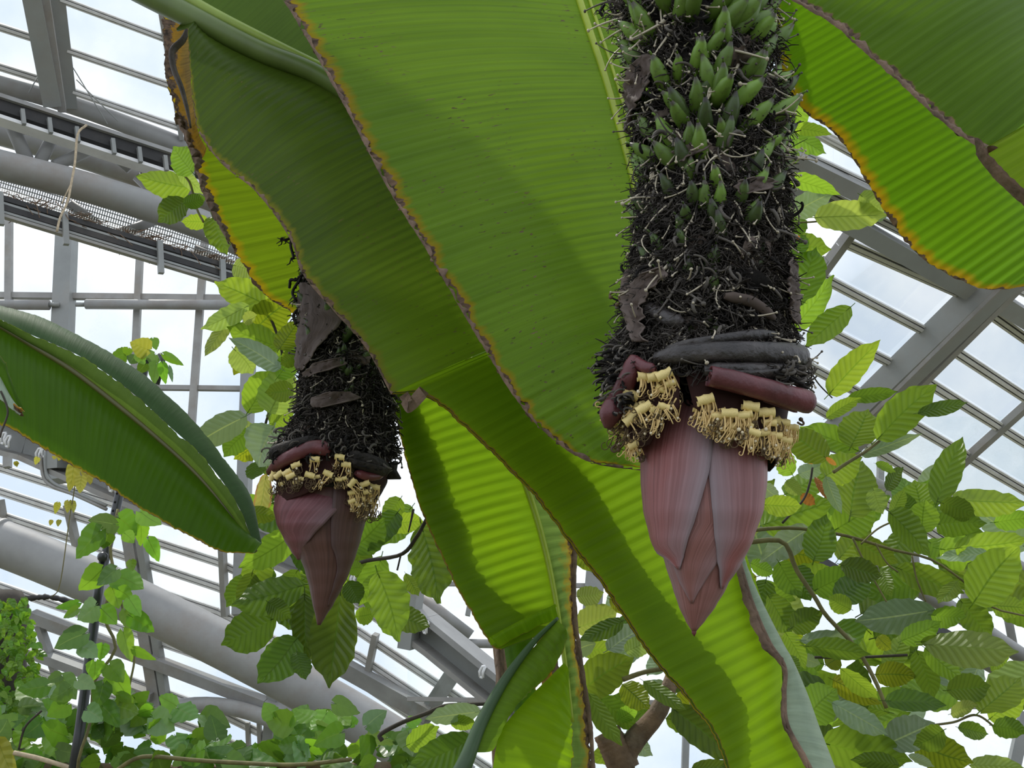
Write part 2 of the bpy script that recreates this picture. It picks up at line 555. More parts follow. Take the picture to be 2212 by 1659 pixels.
# --- left roof slope
_e1 = hdir(56)
_e2 = Vector((math.cos(math.radians(56)), -math.sin(math.radians(56)), 0)) * math.cos(math.radians(38)) + Vector((0, 0, 1)) * math.sin(math.radians(38))
_n = _e1.cross(_e2).normalized()
ROOF_A = (P(130, 215, 9.0), _n if _n.z < 0 else -_n)       # rises from the eave towards the camera, overhead
roofA = tag(thing('ceiling', P(130, 215, 9.0)), kind='structure')
RA = (68, 0, 130, 220)
RAr = (130, 0, 160, 220)
barsL = [(-90, -95, 60, -45), (-90, 25, 75, 82), (-90, 115, 90, 168), (-90, 190, 110, 243)]
barsL = [(-120, -110, 60, -50), (-120, 20, 60, 78), (-120, 107, 60, 163), (-120, 175, 60, 232)]
facet(roofA, ROOF_A, barsL, -120, RA, 17)
barsR = [(120, -118, 560, 40), (142, 3, 560, 160), (155, 112, 560, 250), (165, 200, 560, 334)]
facet(roofA, ROOF_A, barsR, RAr, 560, 15, splits=((330, -40, 395, 300),))
beam_px('purlin', roofA, (346, 20), (392, 300), 10, ROOF_A, M_WHITE, h=0.08, lift=0.05)
# rafter: an I-section, two grey flanges with the white web between them
beam_px('rafter', roofA, (52, -90), (113, 228), 36, ROOF_A, M_GREY, h=0.10, lift=0.34)
beam_px('rafter', roofA, (86, -90), (134, 232), 17, ROOF_A, M_WHITE, h=0.34, lift=0.16)
beam_px('rafter', roofA, (112, -90), (150, 232), 34, ROOF_A, M_GREY, h=0.10, lift=0.02)

# --- right roof slope
ROOF_C = roof_plane(50, (1870, 870), (2160, 590), (2000, 735), 9.0)
roofC = tag(thing('ceiling', P(2000, 735, 9.0)), kind='structure')
RC = (1835, 878, 2180, 545)
RCr = (1890, 900, 2220, 582)
left_bars = [(1700, 255, 1960, 395), (1700, 318, 1960, 440), (1720, 385, 1990, 520), (1768, 498, 1998, 600), (1768, 594, 1998, 715), (1798, 719, 1930, 787), (1735, 783, 1850, 845), (1740, 866, 1850, 930)]
left_bars[0] = (1600, 195, 1960, 395)
facet(roofC, ROOF_C, left_bars[3:], (1700, 700, 1790, 560), RC, 22)
facet(roofC, ROOF_C, left_bars[:3], 1620, 2300, 20, splits=(1800, 2000, 2160))
right_bars = [(2126, 668, 2212, 729), (2048, 749, 2212, 857), (1984, 813, 2163, 925), (1967, 914, 2130, 1010), (1890, 968, 2100, 1098), (1840, 1040, 2060, 1180)]
facet(roofC, ROOF_C, right_bars, RCr, 2330, 22, splits=((2070, 1000, 2212, 872),))
# the same slope carried on behind the big leaves, over the middle of the house
hidden = [(1100, -560, 1700, -250), (1100, -440, 1700, -130), (1100, -310, 1700, 0), (1100, -190, 1700, 120), (1100, -60, 1700, 250)]
facet(roofC, ROOF_C, hidden, 1150, 2330, 20, splits=(1450, 1750, 2050))
mid_bars = [(1100, -60, 1700, 250), (1100, 40, 1700, 350), (1100, 150, 1700, 465), (1100, 250, 1700, 560), (1100, 350, 1700, 670), (1100, 455, 1700, 765), (1100, 560, 1700, 880)]
facet(roofC, ROOF_C, mid_bars, 640, 1610, 20, splits=(900, 1150, 1400))
for x in (900, 1400):
    beam_px('rafter', roofC, (x - 60, 620), (x + 260, -420), 44, ROOF_C, M_GREY, h=0.2, lift=0.14)
beam_px('rafter', roofC, (1790, 960), (2215, 548), 58, ROOF_C, M_GREY, h=0.26, lift=0.16)
beam_px('rafter', roofC, (1806, 972), (2224, 560), 5, ROOF_C, M_WHITE, h=0.04, lift=0.33)
beam_px('rafter', roofC, (1826, 990), (2246, 570), 18, ROOF_C, M_MULL, h=0.10, lift=0.24)
beam_px('purlin', roofC, (1690, 400), (2088, 625), 36, ROOF_C, M_GREY, h=0.16, lift=0.12)
beam_px('purlin', roofC, (2140, 640), (2330, 762), 36, ROOF_C, M_GREY, h=0.16, lift=0.12)
beam_px('purlin', roofC, (1690, 334), (2150, 556), 34, ROOF_C, M_WHITE, h=0.16, lift=0.12)
beam_px('purlin', roofC, (1765, 603), (1846, 492), 20, ROOF_C, M_MULL, h=0.08, lift=0.05)
beam_px('purlin', roofC, (2052, 1024), (2330, 776), 22, ROOF_C, M_MULL, h=0.08, lift=0.05)
beam_px('purlin', roofC, (1650, 760), (1790, 560), 18, ROOF_C, M_MULL, h=0.08, lift=0.03)

# --- upright glass wall on the left
WALL_L = (P(150, 650, 16.0), Vector((0, -1, 0)))
wallL = tag(thing('wall_left', P(150, 650, 16.0)), kind='structure')
cols = [(-120, 430, -130, 1010), (20, 430, 16, 1010), (146, 470, 122, 1040), (306, 470, 280, 1040), (446, 470, 405, 1040), (548, 470, 518, 1330), (700, 470, 690, 1330)]
rows = [(-120, 446, 700, 452), (-120, 637, 700, 647), (-120, 832, 700, 842), (-120, 1000, 700, 1020)]
for a, b in zip(cols, cols[1:]):
    for c, d in zip(rows, rows[1:]):
        if a[0] < 140 and d[1] > 900 : pass
        pane_px(wallL, [meet(c, a), meet(c, b), meet(d, b), meet(d, a)], WALL_L)
for c, w in zip(cols, (14, 14, 37, 14, 15, 24, 24)):
    x = (c[0], c[1]), (c[2], c[3])
    beam_px('post' if w > 20 else 'mullion', wallL, *x, w, WALL_L, M_GREY if w > 20 else M_MULL, h=0.30 if w > 20 else 0.10, lift=0.1)
for c, w in zip(rows[1:3], (13, 10)):
    beam_px('transom', wallL, (c[0], c[1]), (c[2], c[3]), w, WALL_L, M_MULL, h=0.09, lift=0.06)
for x0, x1 in ((-130, 106), (186, 520)):
    pipe_px('tie_tube', wallL, [(x0, 657), (x1, 659)], 22, WALL_L, M_WHITE, lift=0.30)
for x0, x1 in ((106, 128), (164, 186)):
    pipe_px('tie_rod', wallL, [(x0, 658), (x1, 658)], 10, WALL_L, M_GREY, lift=0.30, sides=8)

# --- lower glazing behind the big sloping tube
WALL_B = (P(300, 1200, 18.0), Vector((-0.25, -0.86, -0.45)).normalized())
wallB = tag(thing('wall_back', P(300, 1200, 18.0)), kind='structure')
T0 = [(-80, 985), (470, 1160), (776, 1310), (1060, 1500), (1250, 1640)]
B0 = [(-80, 1490), (470, 1700), (776, 1850), (1060, 2040), (1250, 2180)]
NB = 11
def fam(t):
    return [(a[0], a[1] + (b[1] - a[1]) * t) for a, b in zip(T0, B0)]
lines = [fam(k / (NB - 1)) for k in range(NB)]
for k, L in enumerate(lines):
    for a, b in zip(L, L[1:]):
        bar_px(wallB, a, b, 19, WALL_B)
for L, K in zip(lines, lines[1:]):
    for i in range(len(L) - 1):
        pane_px(wallB, [L[i], L[i + 1], K[i + 1], K[i]], WALL_B)
for a, b, w, mt in (((262, 1060), (345, 1560), 26, M_WHITE), ((290, 1075), (366, 1560), 16, M_GREY), ((480, 1180), (487, 1330), 12, M_MULL), ((146, 1090), (170, 1200), 12, M_MULL),
                    ((84, 1350), (120, 1450), 14, M_WHITE), ((812, 1370), (790, 1475), 12, M_MULL), ((1018, 1405), (915, 1560), 24, M_WHITE), ((1000, 1400), (895, 1560), 10, M_GREY),
                    ((590, 1500), (570, 1700), 22, M_GREY), ((0, 1080), (20, 1200), 10, M_MULL)):
    beam_px('stanchion', wallB, a, b, w, WALL_B, mt, h=0.14, lift=0.12)
for pts, w, mt in (([(70, 1330), (340, 1432), (574, 1521), (720, 1590)], 24, M_WHITE), ([(740, 1440), (925, 1543)], 34, M_WHITE), ([(330, 1300), (500, 1395)], 22, M_WHITE), ([(30, 1395), (330, 1505)], 20, M_WHITE)):
    for a, b in zip(pts, pts[1:]):
        beam_px('girder', wallB, a, b, w, WALL_B, mt, h=0.2, lift=0.2)
pipe_px('tie_tube', wallB, [(340, 1545), (400, 1525), (480, 1525), (560, 1545), (640, 1580), (730, 1625)], 34, WALL_B, M_WHITE, lift=0.4)
pipe_px('tie_tube', wallB, [(960, 1389), (1075, 1391)], 19, WALL_B, M_WHITE, lift=0.9)
pipe_px('tie_tube', wallB, [(905, 1288), (1016, 1374)], 28, WALL_B, M_WHITE, lift=0.9)
# mullions below the tube and the gap towards the middle
for x in (535, 560, 640, 668, 700):
    beam_px('mullion', wallB, (x, 1560), (x + 4, 1660), 9, WALL_B, M_MULL, h=0.06, lift=0.1)

# --- far upright glazing seen through the leaves in the middle and on the right
WALL_R = (P(1600, 1400, 17.0), Vector((0, -1, 0)))
wallR = tag(thing('wall_right', P(1600, 1400, 17.0)), kind='structure')
cx = [880, 1085, 1290, 1495, 1700, 1905, 2110, 2330]
cy = [900, 1140, 1390, 1700]
for a, b in ((690, 880), (880, 1085), (1085, 1290), (1290, 1495)):
    pane_px(wallR, [(a, 440), (b, 440), (b, 900), (a, 900)], WALL_R)
    beam_px('mullion', wallR, (a + 40, 440), (a + 30, 900), 16, WALL_R, M_GREY, h=0.12, lift=0.1)
for a, b in zip(cx, cx[1:]):
    for c, d in zip(cy, cy[1:]):
        pane_px(wallR, [(a, c), (b, c), (b, d), (a, d)], WALL_R)
for a, b, w in (((1292, 1170), (1278, 1330), 40), ((1488, 1400), (1478, 1700), 14), ((2215, 1540), (2180, 1700), 24), ((1028, 1240), (1010, 1330), 10), ((1700, 1180), (1694, 1350), 16), ((1955, 1380), (1945, 1500), 14), ((1905, 880), (1900, 1100), 12)):
    beam_px('mullion', wallR, a, b, w, WALL_R, M_GREY, h=0.12, lift=0.1)
for y in cy[1:3]:
    beam_px('transom', wallR, (880, y + 120), (2330, y + 140), 9, WALL_R, M_MULL, h=0.09, lift=0.06)

# --- eave, trusses and beams
TR = (P(200, 410, 9.0), Vector((math.cos(math.radians(56)), -math.sin(math.radians(56)), 0)))
eave = tag(thing('roof_gutter', P(150, 260, 9.2), 'white eave tube and black clipped gutter rail under the upper left roof panes', 'gutter'))
pipe_px('eave_tube', eave, [(-60, 165), (170, 232), (400, 318), (620, 402)], 40, TR, M_WHITE, lift=-0.35)
beam_px('gutter_rail', eave, (-60, 215), (620, 436), 26, TR, M_RAIL, h=0.14)
beam_px('gutter_lip', eave, (-60, 196), (620, 418), 9, TR, M_WHITE, h=0.18, lift=0.02)
beam_px('gutter_lip', eave, (-60, 240), (620, 462), 8, TR, M_BAR, h=0.16, lift=0.0)
for x in (48, 106, 165, 243, 300, 356, 412):
    y = 215 + (x + 60) * 0.325
    beam_px('gutter_clip', eave, (x, y - 13), (x + 4, y + 19), 8, TR, M_GREY, h=0.05, lift=0.1)
for a, b in (((157, 145), (232, 268)), ((165, 172), (255, 262)), ((82, 165), (62, 200))):
    m = MB()
    m.tube([on_plane(*a, *TR), on_plane(*b, *TR)], 0.006, 5)
    m.build('stay_wire', M_GREY, eave)

truss = tag(thing('roof_truss', P(200, 410, 9.0), 'white tubular lattice truss sloping across the left under the black gutter rail', 'truss'))
pipe_px('chord', truss, [(-80, 332), (0, 356), (200, 408), (432, 484), (560, 540)], 66, TR, M_WHITE, lift=0.1)
pipe_px('chord', truss, [(-80, 265), (0, 288), (200, 345), (432, 425), (560, 470)], 54, TR, M_WHITE, lift=-1.0)
for a, b, w in (((12, 240), (58, 345), 30), ((118, 290), (86, 350), 27), ((245, 300), (118, 358), 26), ((228, 318), (282, 366), 24), ((298, 318), (326, 378), 27), ((44, 282), (92, 262), 22),
                ((296, 380), (352, 436), 24), ((335, 362), (372, 350), 20), ((150, 440), (214, 488), 22), ((258, 506), (330, 478), 22), ((418, 540), (500, 575), 26), ((400, 350), (380, 440), 22), ((-20, 250), (-40, 340), 26)):
    pipe_px('strut', truss, [a, b], w, TR, M_WHITE, lift=-0.25, sides=12)

walk = tag(thing('maintenance_rail', P(250, 520, 9.0), 'black ribbed rail with wire mesh walkway below the left truss', 'rail'))
for dy, w, mt in ((-14, 11, M_RAIL), (-3, 5, M_GREY), (6, 12, M_RAIL), (16, 5, M_GREY), (23, 6, M_MULL)):
    beam_px('rail_rib', walk, (-60, 424 + dy), (600, 624 + dy), w, TR, mt, h=0.06, lift=0.25)
for x in (0, 140, 345, 480):
    beam_px('rail_bracket', walk, (x, 424 + (x + 60) * .303 - 26), (x + 3, 424 + (x + 60) * .303 + 44), 11, TR, M_GREY, h=0.05, lift=0.30)
g = MB()
for k in range(110):
    x = -30 + k * 5.2
    y = 424 + (x + 60) * 0.303
    a, b = on_plane(x, y - 20, *TR), on_plane(x + 10, y - 60, TR[0] - TR[1] * 0.6, TR[1])
    g.tube([a, b], 0.006, 4, cap=False)
for k in range(5):
    y = 424 - 20 - k * 9
    g.tube([on_plane(-30 + 3 * k, y, TR[0] - TR[1] * 0.14 * k, TR[1]), on_plane(560 + 3 * k, y + 188, TR[0] - TR[1] * 0.14 * k, TR[1])], 0.006, 4, cap=False)
tag(g.build('wire_mesh', M_GREY, walk), kind='stuff')
m = MB()
hr = random.Random(5)
for k in range(120):
    x = hr.uniform(0, 480)
    y = 424 + (x + 60) * 0.303 - 18
    p = on_plane(x, y, TR[0] + TR[1] * 0.2, TR[1])
    m.tube(catmull([p, p + Vector((hr.uniform(-.2, .2), 0, hr.uniform(-.02, .1))), p + Vector((hr.uniform(-.3, .3), 0, hr.uniform(-.2, .05)))], 4), 0.004, 4, cap=False)
tag(m.build('root_litter', simple_mat('brown_root_litter', (0.16, 0.10, 0.06), 0.9, var=0.4), walk), kind='stuff')

rt = MB()
rt.tube(catmull([on_plane(u, v, TR[0] + TR[1] * 0.45, TR[1]) for u, v in ((187, 270), (168, 290), (162, 350), (155, 390), (146, 435), (130, 470), (123, 500))], 24), 0.012, 6)
rt.tube(catmull([on_plane(u, v, TR[0] + TR[1] * 0.45, TR[1]) for u, v in ((152, 400), (140, 425), (134, 440))], 8), 0.007, 5)
tag(rt.build('dangling_root', M_ROOT), 'pale dry root dangling in front of the left truss tube', 'root')

BM = (P(300, 1040, 13.0), Vector((-0.35, -0.9, -0.25)).normalized())
beamo = tag(thing('ring_beam', P(300, 1040, 13.0), 'grey steel ring beam with white clips crossing behind the left banana leaf', 'beam'))
bl = [(-80, 920), (60, 955), (240, 1035), (470, 1130), (776, 1258), (930, 1372), (1075, 1490), (1250, 1630)]
for a, b in zip(bl, bl[1:]):
    beam_px('web', beamo, a, b, 62 if a[0] < 700 else 50, BM, M_GREY, h=0.10)
    beam_px('flange', beamo, (a[0], a[1] + 34), (b[0], b[1] + 34), 11, BM, M_MULL, h=0.34, lift=0.1)
    beam_px('flange', beamo, (a[0], a[1] - 36), (b[0], b[1] - 36), 13, BM, M_WHITE, h=0.34, lift=0.1)
for x, y in ((6, 943), (16, 950), (82, 977), (95, 972), (240, 1046), (254, 1052), (906, 1346), (918, 1352), (1040, 1448), (762, 1247)):
    p0, n = BM
    m = MB()
    q = lambda dx, dy: on_plane(x + dx, y + dy, p0 + n * 0.28, n)
    m.tube([q(-3, 14), q(-4, 2), q(2, -8), q(8, -8)], 0.018, 6)
    m.tube([q(3, 16), q(3, 4), q(8, -8)], 0.018, 6)
    m.tube([q(-3, 14), q(3, 16)], 0.018, 6)
    m.build('cable_clip', M_CLIP, beamo)
pipe_px('conduit', beamo, [(88, 985), (90, 1010), (96, 1035), (116, 1052), (160, 1068), (230, 1100)], 8, BM, M_MULL, lift=0.3, sides=8)
pipe_px('conduit', beamo, [(98, 975), (98, 1010), (104, 1030), (122, 1047), (160, 1062), (230, 1092)], 7, BM, M_GREY, lift=0.3, sides=8)
beam_px('junction_box', beamo, (122, 975), (122, 1012), 34, BM, M_GREY, h=0.2, lift=0.2)
beam_px('end_plate', beamo, (897, 1262), (880, 1400), 30, BM, M_GREY, h=0.2, lift=0.2)

PP = (P(400, 1360, 11.0), Vector((0.15, -0.95, 0.25)).normalized())
tube = thing('sloping_tube', P(400, 1360, 11.0), 'thick white steel tube sloping down across the lower left', 'tube')
pipe_px('tube_run', tube, [(-120, 1128), (0, 1172), (158, 1236), (338, 1322), (540, 1424), (740, 1533), (900, 1632), (1000, 1700)], 98, PP, M_WHITE, sides=28, n=30)
pipe_px('tube_collar', tube, [(-10, 1168), (-2, 1171)], 104, PP, M_GREY, sides=28)
m = MB()
A = catmull([on_plane(x, 1287 + x * 0.06 + 5 * math.sin(x * 0.05), PP[0] + PP[1] * 0.5, PP[1]) for x in (-40, 10, 60, 110, 160)], 50)
m.tube(A, [0.022 + 0.022 * abs(noise.noise(Vector((i * 0.6, 1.7, 0)))) + 0.012 * noise.noise(Vector((i * 1.7, 4.7, 0))) for i in range(51)], 8)
m.build('mossy_cable', M_RAIL, tube)

TR2 = (P(2000, 1300, 11.0), Vector((math.cos(math.radians(50)), -math.sin(math.radians(50)), 0)))
truss2 = tag(thing('roof_truss', P(2000, 1300, 11.0), 'grey tubular truss with black rail glimpsed through leaves at lower right', 'truss'))
pipe_px('chord', truss2, [(1850, 1195), (2030, 1300), (2330, 1500)], 36, TR2, M_WHITE)
pipe_px('chord', truss2, [(1800, 1010), (1950, 1075), (2330, 1300)], 26, TR2, M_WHITE, lift=-0.5)
beam_px('rail_rib', truss2, (1690, 1170), (2330, 1540), 22, TR2, M_RAIL, h=0.1, lift=0.1)
beam_px('rail_rib', truss2, (1690, 1186), (2330, 1556), 6, TR2, M_GREY, h=0.1, lift=0.12)
for a, b in (((1960, 1080), (1985, 1275)), ((2100, 1160), (2080, 1330)), ((2150, 1190), (2190, 1400))):
    pipe_px('strut', truss2, [a, b], 18, TR2, M_WHITE, lift=-0.2, sides=10)

# ------------------------------------------------------------------ big banana leaves
def nz(x, y=0.0, z=0.0):
    return noise.noise(Vector((x, y, z)))

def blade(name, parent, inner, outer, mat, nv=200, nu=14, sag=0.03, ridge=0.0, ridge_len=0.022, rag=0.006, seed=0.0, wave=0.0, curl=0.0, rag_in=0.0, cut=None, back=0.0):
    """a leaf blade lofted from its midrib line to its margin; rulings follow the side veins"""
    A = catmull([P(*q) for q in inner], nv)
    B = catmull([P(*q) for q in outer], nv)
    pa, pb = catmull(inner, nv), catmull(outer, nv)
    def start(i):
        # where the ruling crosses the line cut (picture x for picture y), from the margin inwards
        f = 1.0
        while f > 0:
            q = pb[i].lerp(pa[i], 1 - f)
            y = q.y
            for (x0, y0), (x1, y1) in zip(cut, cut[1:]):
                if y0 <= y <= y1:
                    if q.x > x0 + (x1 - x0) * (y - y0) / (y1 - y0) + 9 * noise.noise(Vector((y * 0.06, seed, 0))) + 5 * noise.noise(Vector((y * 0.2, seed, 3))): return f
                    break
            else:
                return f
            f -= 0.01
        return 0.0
    mb = MB()
    vs, uvs, fs = [], [], []
    L = 0.0
    prev = None
    for i in range(nv + 1):
        mid = A[i].lerp(B[i], 0.5)
        if prev is not None: L += (mid - prev).length
        prev = mid
        t = (A[min(i + 1, nv)] - A[max(i - 1, 0)] + B[min(i + 1, nv)] - B[max(i - 1, 0)])
        s = B[i] - A[i]
        n = t.cross(s)
        n = n.normalized() if n.length > 1e-9 else Vector((0, -1, 0))
        if n.dot(CAM - mid) < 0: n = -n
        wd = s.length
        e = 1 + (rag * nz(L * 38, seed) + rag * 0.7 * nz(L * 110, seed + 5) + rag * 0.8 * nz(L * 12, seed + 9)) / max(wd, 0.05)
        f0 = start(i) if cut else 0.0
        ri = (rag_in * nz(L * 30, seed + 21) + rag_in * 0.8 * nz(L * 85, seed + 17)) / max(wd, 0.004)
        for j in range(nu + 1):
            f = f0 + (1 - f0) * j / nu
            g = f + ri * (1 - f)
            g = g * (1 + (e - 1) * max(0, (f - 0.6) / 0.4))
            p = A[i].lerp(B[i], g)
            k = -back + sag * math.sin(math.pi * min(f * 1.0, 1)) - curl * f * f
            k += wave * nz(L * 2.5, f * 1.2, seed) * f
            if ridge:
                k += ridge * math.sin(2 * math.pi * L / ridge_len) * min(1, f * 5)
            vs.append(p + n * k)
            uvs.append((f, L))
    w = nu + 1
    for i in range(nv):
        for j in range(nu):
            fs.append((i * w + j, i * w + j + 1, (i + 1) * w + j + 1, (i + 1) * w + j))
    mb.add(vs, fs, uvs)
    return mb.build(name, mat, parent)

def midrib(parent, pts, r0, r1, mat, n=60, sides=10, off=0.0, name='midrib'):
    A = catmull([P(*q) for q in pts], n)
    A = [p + (CAM - p).normalized() * off for p in A]
    m = MB()
    m.tube(A, [r0 + (r1 - r0) * i / n for i in range(n + 1)], sides)
    return m.build(name, mat, parent)

def rib_mat(name, col, edge):
    return simple_mat(name, col, 0.4, var=0.18, scale=10, dirt=edge, dirt_amt=0.35)

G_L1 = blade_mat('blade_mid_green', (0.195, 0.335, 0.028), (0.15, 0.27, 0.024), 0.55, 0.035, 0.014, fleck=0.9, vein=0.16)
G_L2 = blade_mat('blade_shaded_olive', (0.085, 0.135, 0.022), (0.065, 0.108, 0.018), 0.5, 0.03, 0.008, fleck=0.55, vein=0.16, spots=0.35, ycol=(0.20, 0.19, 0.02), grad=(0.72, 1.15, (0.15, 0.25, 0.014)))  # dark olive holds the shade of overlapping leaves, grad its brighter far end
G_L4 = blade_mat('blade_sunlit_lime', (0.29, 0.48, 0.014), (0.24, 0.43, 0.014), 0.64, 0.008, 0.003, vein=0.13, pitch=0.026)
G_L5 = blade_mat('blade_yellow_rimmed', (0.19, 0.39, 0.012), (0.15, 0.33, 0.010), 0.6, 0.035, 0.006, vein=0.15, ycol=(0.50, 0.27, 0.01))
G_L5b = blade_mat('blade_brown_rimmed', (0.13, 0.24, 0.006), (0.10, 0.19, 0.005), 0.5, 0.02, 0.022, vein=0.15, ycol=(0.35, 0.23, 0.02))
G_L6 = blade_mat('blade_yellowing', (0.24, 0.37, 0.012), (0.21, 0.31, 0.012), 0.62, 0.032, 0.008, vein=0.2, spots=0.25, ycol=(0.48, 0.30, 0.01))
G_L8 = blade_mat('blade_dark_drooping', (0.072, 0.165, 0.008), (0.060, 0.14, 0.008), 0.55, 0.02, 0.006, vein=0.10, ycol=(0.40, 0.26, 0.01))
G_TOP = blade_mat('blade_upper_side', (0.065, 0.125, 0.045), (0.05, 0.10, 0.035), 0.25, 0.004, 0.002, vein=0.10, gloss=0.6)
G_SILVER = blade_mat('blade_silvery_underside', (0.36, 0.44, 0.33), (0.30, 0.38, 0.29), 0.2, 0.003, 0.02, vein=0.16, gloss=0.5, pitch=0.028)
G_DRY = blade_mat('blade_withered', (0.42, 0.26, 0.04), (0.30, 0.16, 0.03), 0.35, 0.5, 0.30, vein=0.4, spots=1.0, ycol=(0.62, 0.30, 0.01))
G_PALE = blade_mat('blade_pale_torn', (0.26, 0.40, 0.10), (0.22, 0.34, 0.08), 0.45, 0.34, 0.20, vein=0.2, ycol=(0.60, 0.31, 0.01))
M_RIB = rib_mat('pale_green_midrib', (0.26, 0.36, 0.05), (0.16, 0.22, 0.03))
M_RIB_L = rib_mat('yellow_green_midrib', (0.36, 0.46, 0.03), (0.22, 0.32, 0.03))
M_RIB_D = rib_mat('brown_green_midrib', (0.10, 0.10, 0.02), (0.06, 0.05, 0.02))
M_RIB_G = rib_mat('thick_green_midrib', (0.115, 0.17, 0.04), (0.08, 0.12, 0.025))
M_CRISP = simple_mat('crisp_brown_leaf_tissue', (0.17, 0.11, 0.075), 0.8, var=0.55, scale=22, bump=0.6, bscale=60)

LC = 'banana leaf'
# L1: the large central leaf behind the right bunch
L1 = tag(thing('banana_leaf', P(1250, -60, 1.92), 'huge mid green banana leaf with ragged brown rim across the top centre', LC), None)
in1 = [(1180, -260, 2.0), (1215, -130, 1.96), (1252, 0, 1.94), (1305, 160, 1.92), (1345, 300, 1.90), (1380, 440, 1.88), (1412, 600, 1.86), (1440, 760, 1.84), (1462, 880, 1.83), (1476, 985, 1.82)]
out1 = [(470, -170, 1.86), (545, -80, 1.85), (622, 10, 1.84), (740, 215, 1.82), (838, 400, 1.80), (930, 548, 1.79), (1030, 720, 1.79), (1140, 890, 1.79), (1262, 990, 1.80), (1400, 1016, 1.81)]
blade('blade', L1, in1, out1, G_L1, nv=420, nu=20, sag=0.03, ridge=0.0008, ridge_len=0.02, rag=0.012, seed=1.0)
ro1 = [(1500, -300, 2.1), (1540, -130, 2.08), (1585, 0, 2.06), (1600, 160, 2.04), (1605, 300, 2.02), (1600, 440, 2.0), (1590, 600, 1.97), (1570, 760, 1.94), (1530, 880, 1.90), (1490, 990, 1.83)]
blade('blade', L1, in1, ro1, G_L1, nv=260, nu=10, sag=0.02, ridge=0.0008, rag=0.008, seed=2.0)
midrib(L1, in1, 0.011, 0.004, M_RIB_L, off=0.004)
midrib(L1, [(u + 22, v, Y) for u, v, Y in in1], 0.005, 0.002, M_RIB_L, off=0.002, name='midrib_ridge')

# L2: long leaf passing behind it, from the upper left down to the lower right
L2 = tag(thing('banana_leaf', P(420, 40, 2.05), 'long olive banana leaf passing behind the central leaf down to lower right', LC))
in2 = [(180, -75, 2.06), (300, -8, 2.06), (420, 62, 2.07), (560, 128, 2.09), (700, 182, 2.10), (860, 300, 2.12), (1000, 430, 2.14), (1130, 590, 2.16), (1250, 760, 2.18), (1350, 900, 2.19), (1440, 1040, 2.20)]
out2 = [(405, 60, 2.0), (408, 110, 2.0), (414, 190, 2.0), (430, 285, 2.0), (480, 352, 2.0), (556, 415, 2.0), (625, 510, 2.0), (655, 590, 2.0), (720, 668, 2.02), (790, 748, 2.04), (846, 850, 2.06)]
in2 = [(395, 48, 2.07), (440, 72, 2.07), (520, 112, 2.08), (610, 150, 2.09), (700, 185, 2.10), (830, 270, 2.12), (920, 350, 2.14), (1000, 430, 2.16), (1080, 505, 2.17), (1165, 595, 2.18), (1250, 685, 2.18)]
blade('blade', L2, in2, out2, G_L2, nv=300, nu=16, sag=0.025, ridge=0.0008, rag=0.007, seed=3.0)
# lower stretch of the same blade, below a tear
in2b = [(1250, 690, 2.18), (1290, 690, 2.19), (1360, 790, 2.20), (1440, 910, 2.21), (1500, 1005, 2.22), (1580, 1120, 2.22), (1642, 1285, 2.22), (1684, 1410, 2.22), (1700, 1520, 2.22), (1790, 1720, 2.22)]
out2b = [(845, 847, 2.06), (925, 853, 2.08), (1040, 950, 2.09), (1150, 1060, 2.10), (1215, 1145, 2.11), (1300, 1255, 2.12), (1400, 1402, 2.13), (1490, 1510, 2.14), (1560, 1610, 2.15), (1600, 1760, 2.15)]
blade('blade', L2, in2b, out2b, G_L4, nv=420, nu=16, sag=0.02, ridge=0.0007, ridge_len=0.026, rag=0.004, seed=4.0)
# upper blade beyond the midrib
in2c = [(180, -78, 2.07), (300, -14, 2.07), (420, 50, 2.08), (560, 116, 2.10), (700, 172, 2.11), (860, 290, 2.13)]
out2c = [(420, -330, 2.25), (560, -260, 2.25), (700, -190, 2.25), (820, -90, 2.25), (930, 60, 2.25), (1020, 240, 2.25)]
blade('blade', L2, in2c, out2c, blade_mat('blade_olive_green', (0.095, 0.165, 0.022), (0.075, 0.135, 0.02), 0.5, 0.01, 0.003, vein=0.12), nv=120, nu=12, sag=0.02)
midrib(L2, [(180, -88, 2.04), (300, -22, 2.04), (420, 40, 2.05), (560, 110, 2.07), (700, 168, 2.08), (860, 285, 2.10), (1000, 415, 2.12), (1130, 575, 2.14), (1250, 740, 2.16), (1440, 980, 2.18), (1560, 1130, 2.19)], 0.036, 0.006, M_RIB_G, off=0.004, sides=14)
midrib(L2, [(230, -95, 2.05), (350, -32, 2.05), (470, 35, 2.06), (600, 100, 2.08), (735, 165, 2.09)], 0.020, 0.012, M_RIB, off=0.02, name='midrib_ridge')
# silvery fold along its right margin
fi = [(1588, 1180, 2.19), (1620, 1290, 2.18), (1660, 1385, 2.17), (1694, 1440, 2.17), (1694, 1500, 2.17), (1700, 1565, 2.16), (1740, 1640, 2.16), (1790, 1740, 2.16)]
fo = [(1594, 1178, 2.20), (1640, 1285, 2.20), (1690, 1385, 2.20), (1715, 1430, 2.20), (1745, 1500, 2.19), (1772, 1575, 2.19), (1805, 1660, 2.19), (1840, 1760, 2.19)]
blade('folded_margin', L2, fo, fi, G_SILVER, nv=160, nu=8, sag=0.008, ridge=0.0006, ridge_len=0.03, rag=0.005, seed=6.0)
fd = [(u - 4 - 16 * abs(nz(i * 0.9, 3.3)) - (8 if i in (1, 2) else 0), v + 4, Y - 0.005) for i, (u, v, Y) in enumerate(fi)]
blade('withered_rim', L2, [(u + 2, v, Y - 0.008) for u, v, Y in fi], fd, M_CRISP, nv=160, nu=4, sag=0.004, rag=0.012, rag_in=0.008, seed=7.0)
midrib(L2, [(u + 1, v, Y - 0.006) for u, v, Y in fi], 0.004, 0.004, M_CRISP, name='curled_edge')
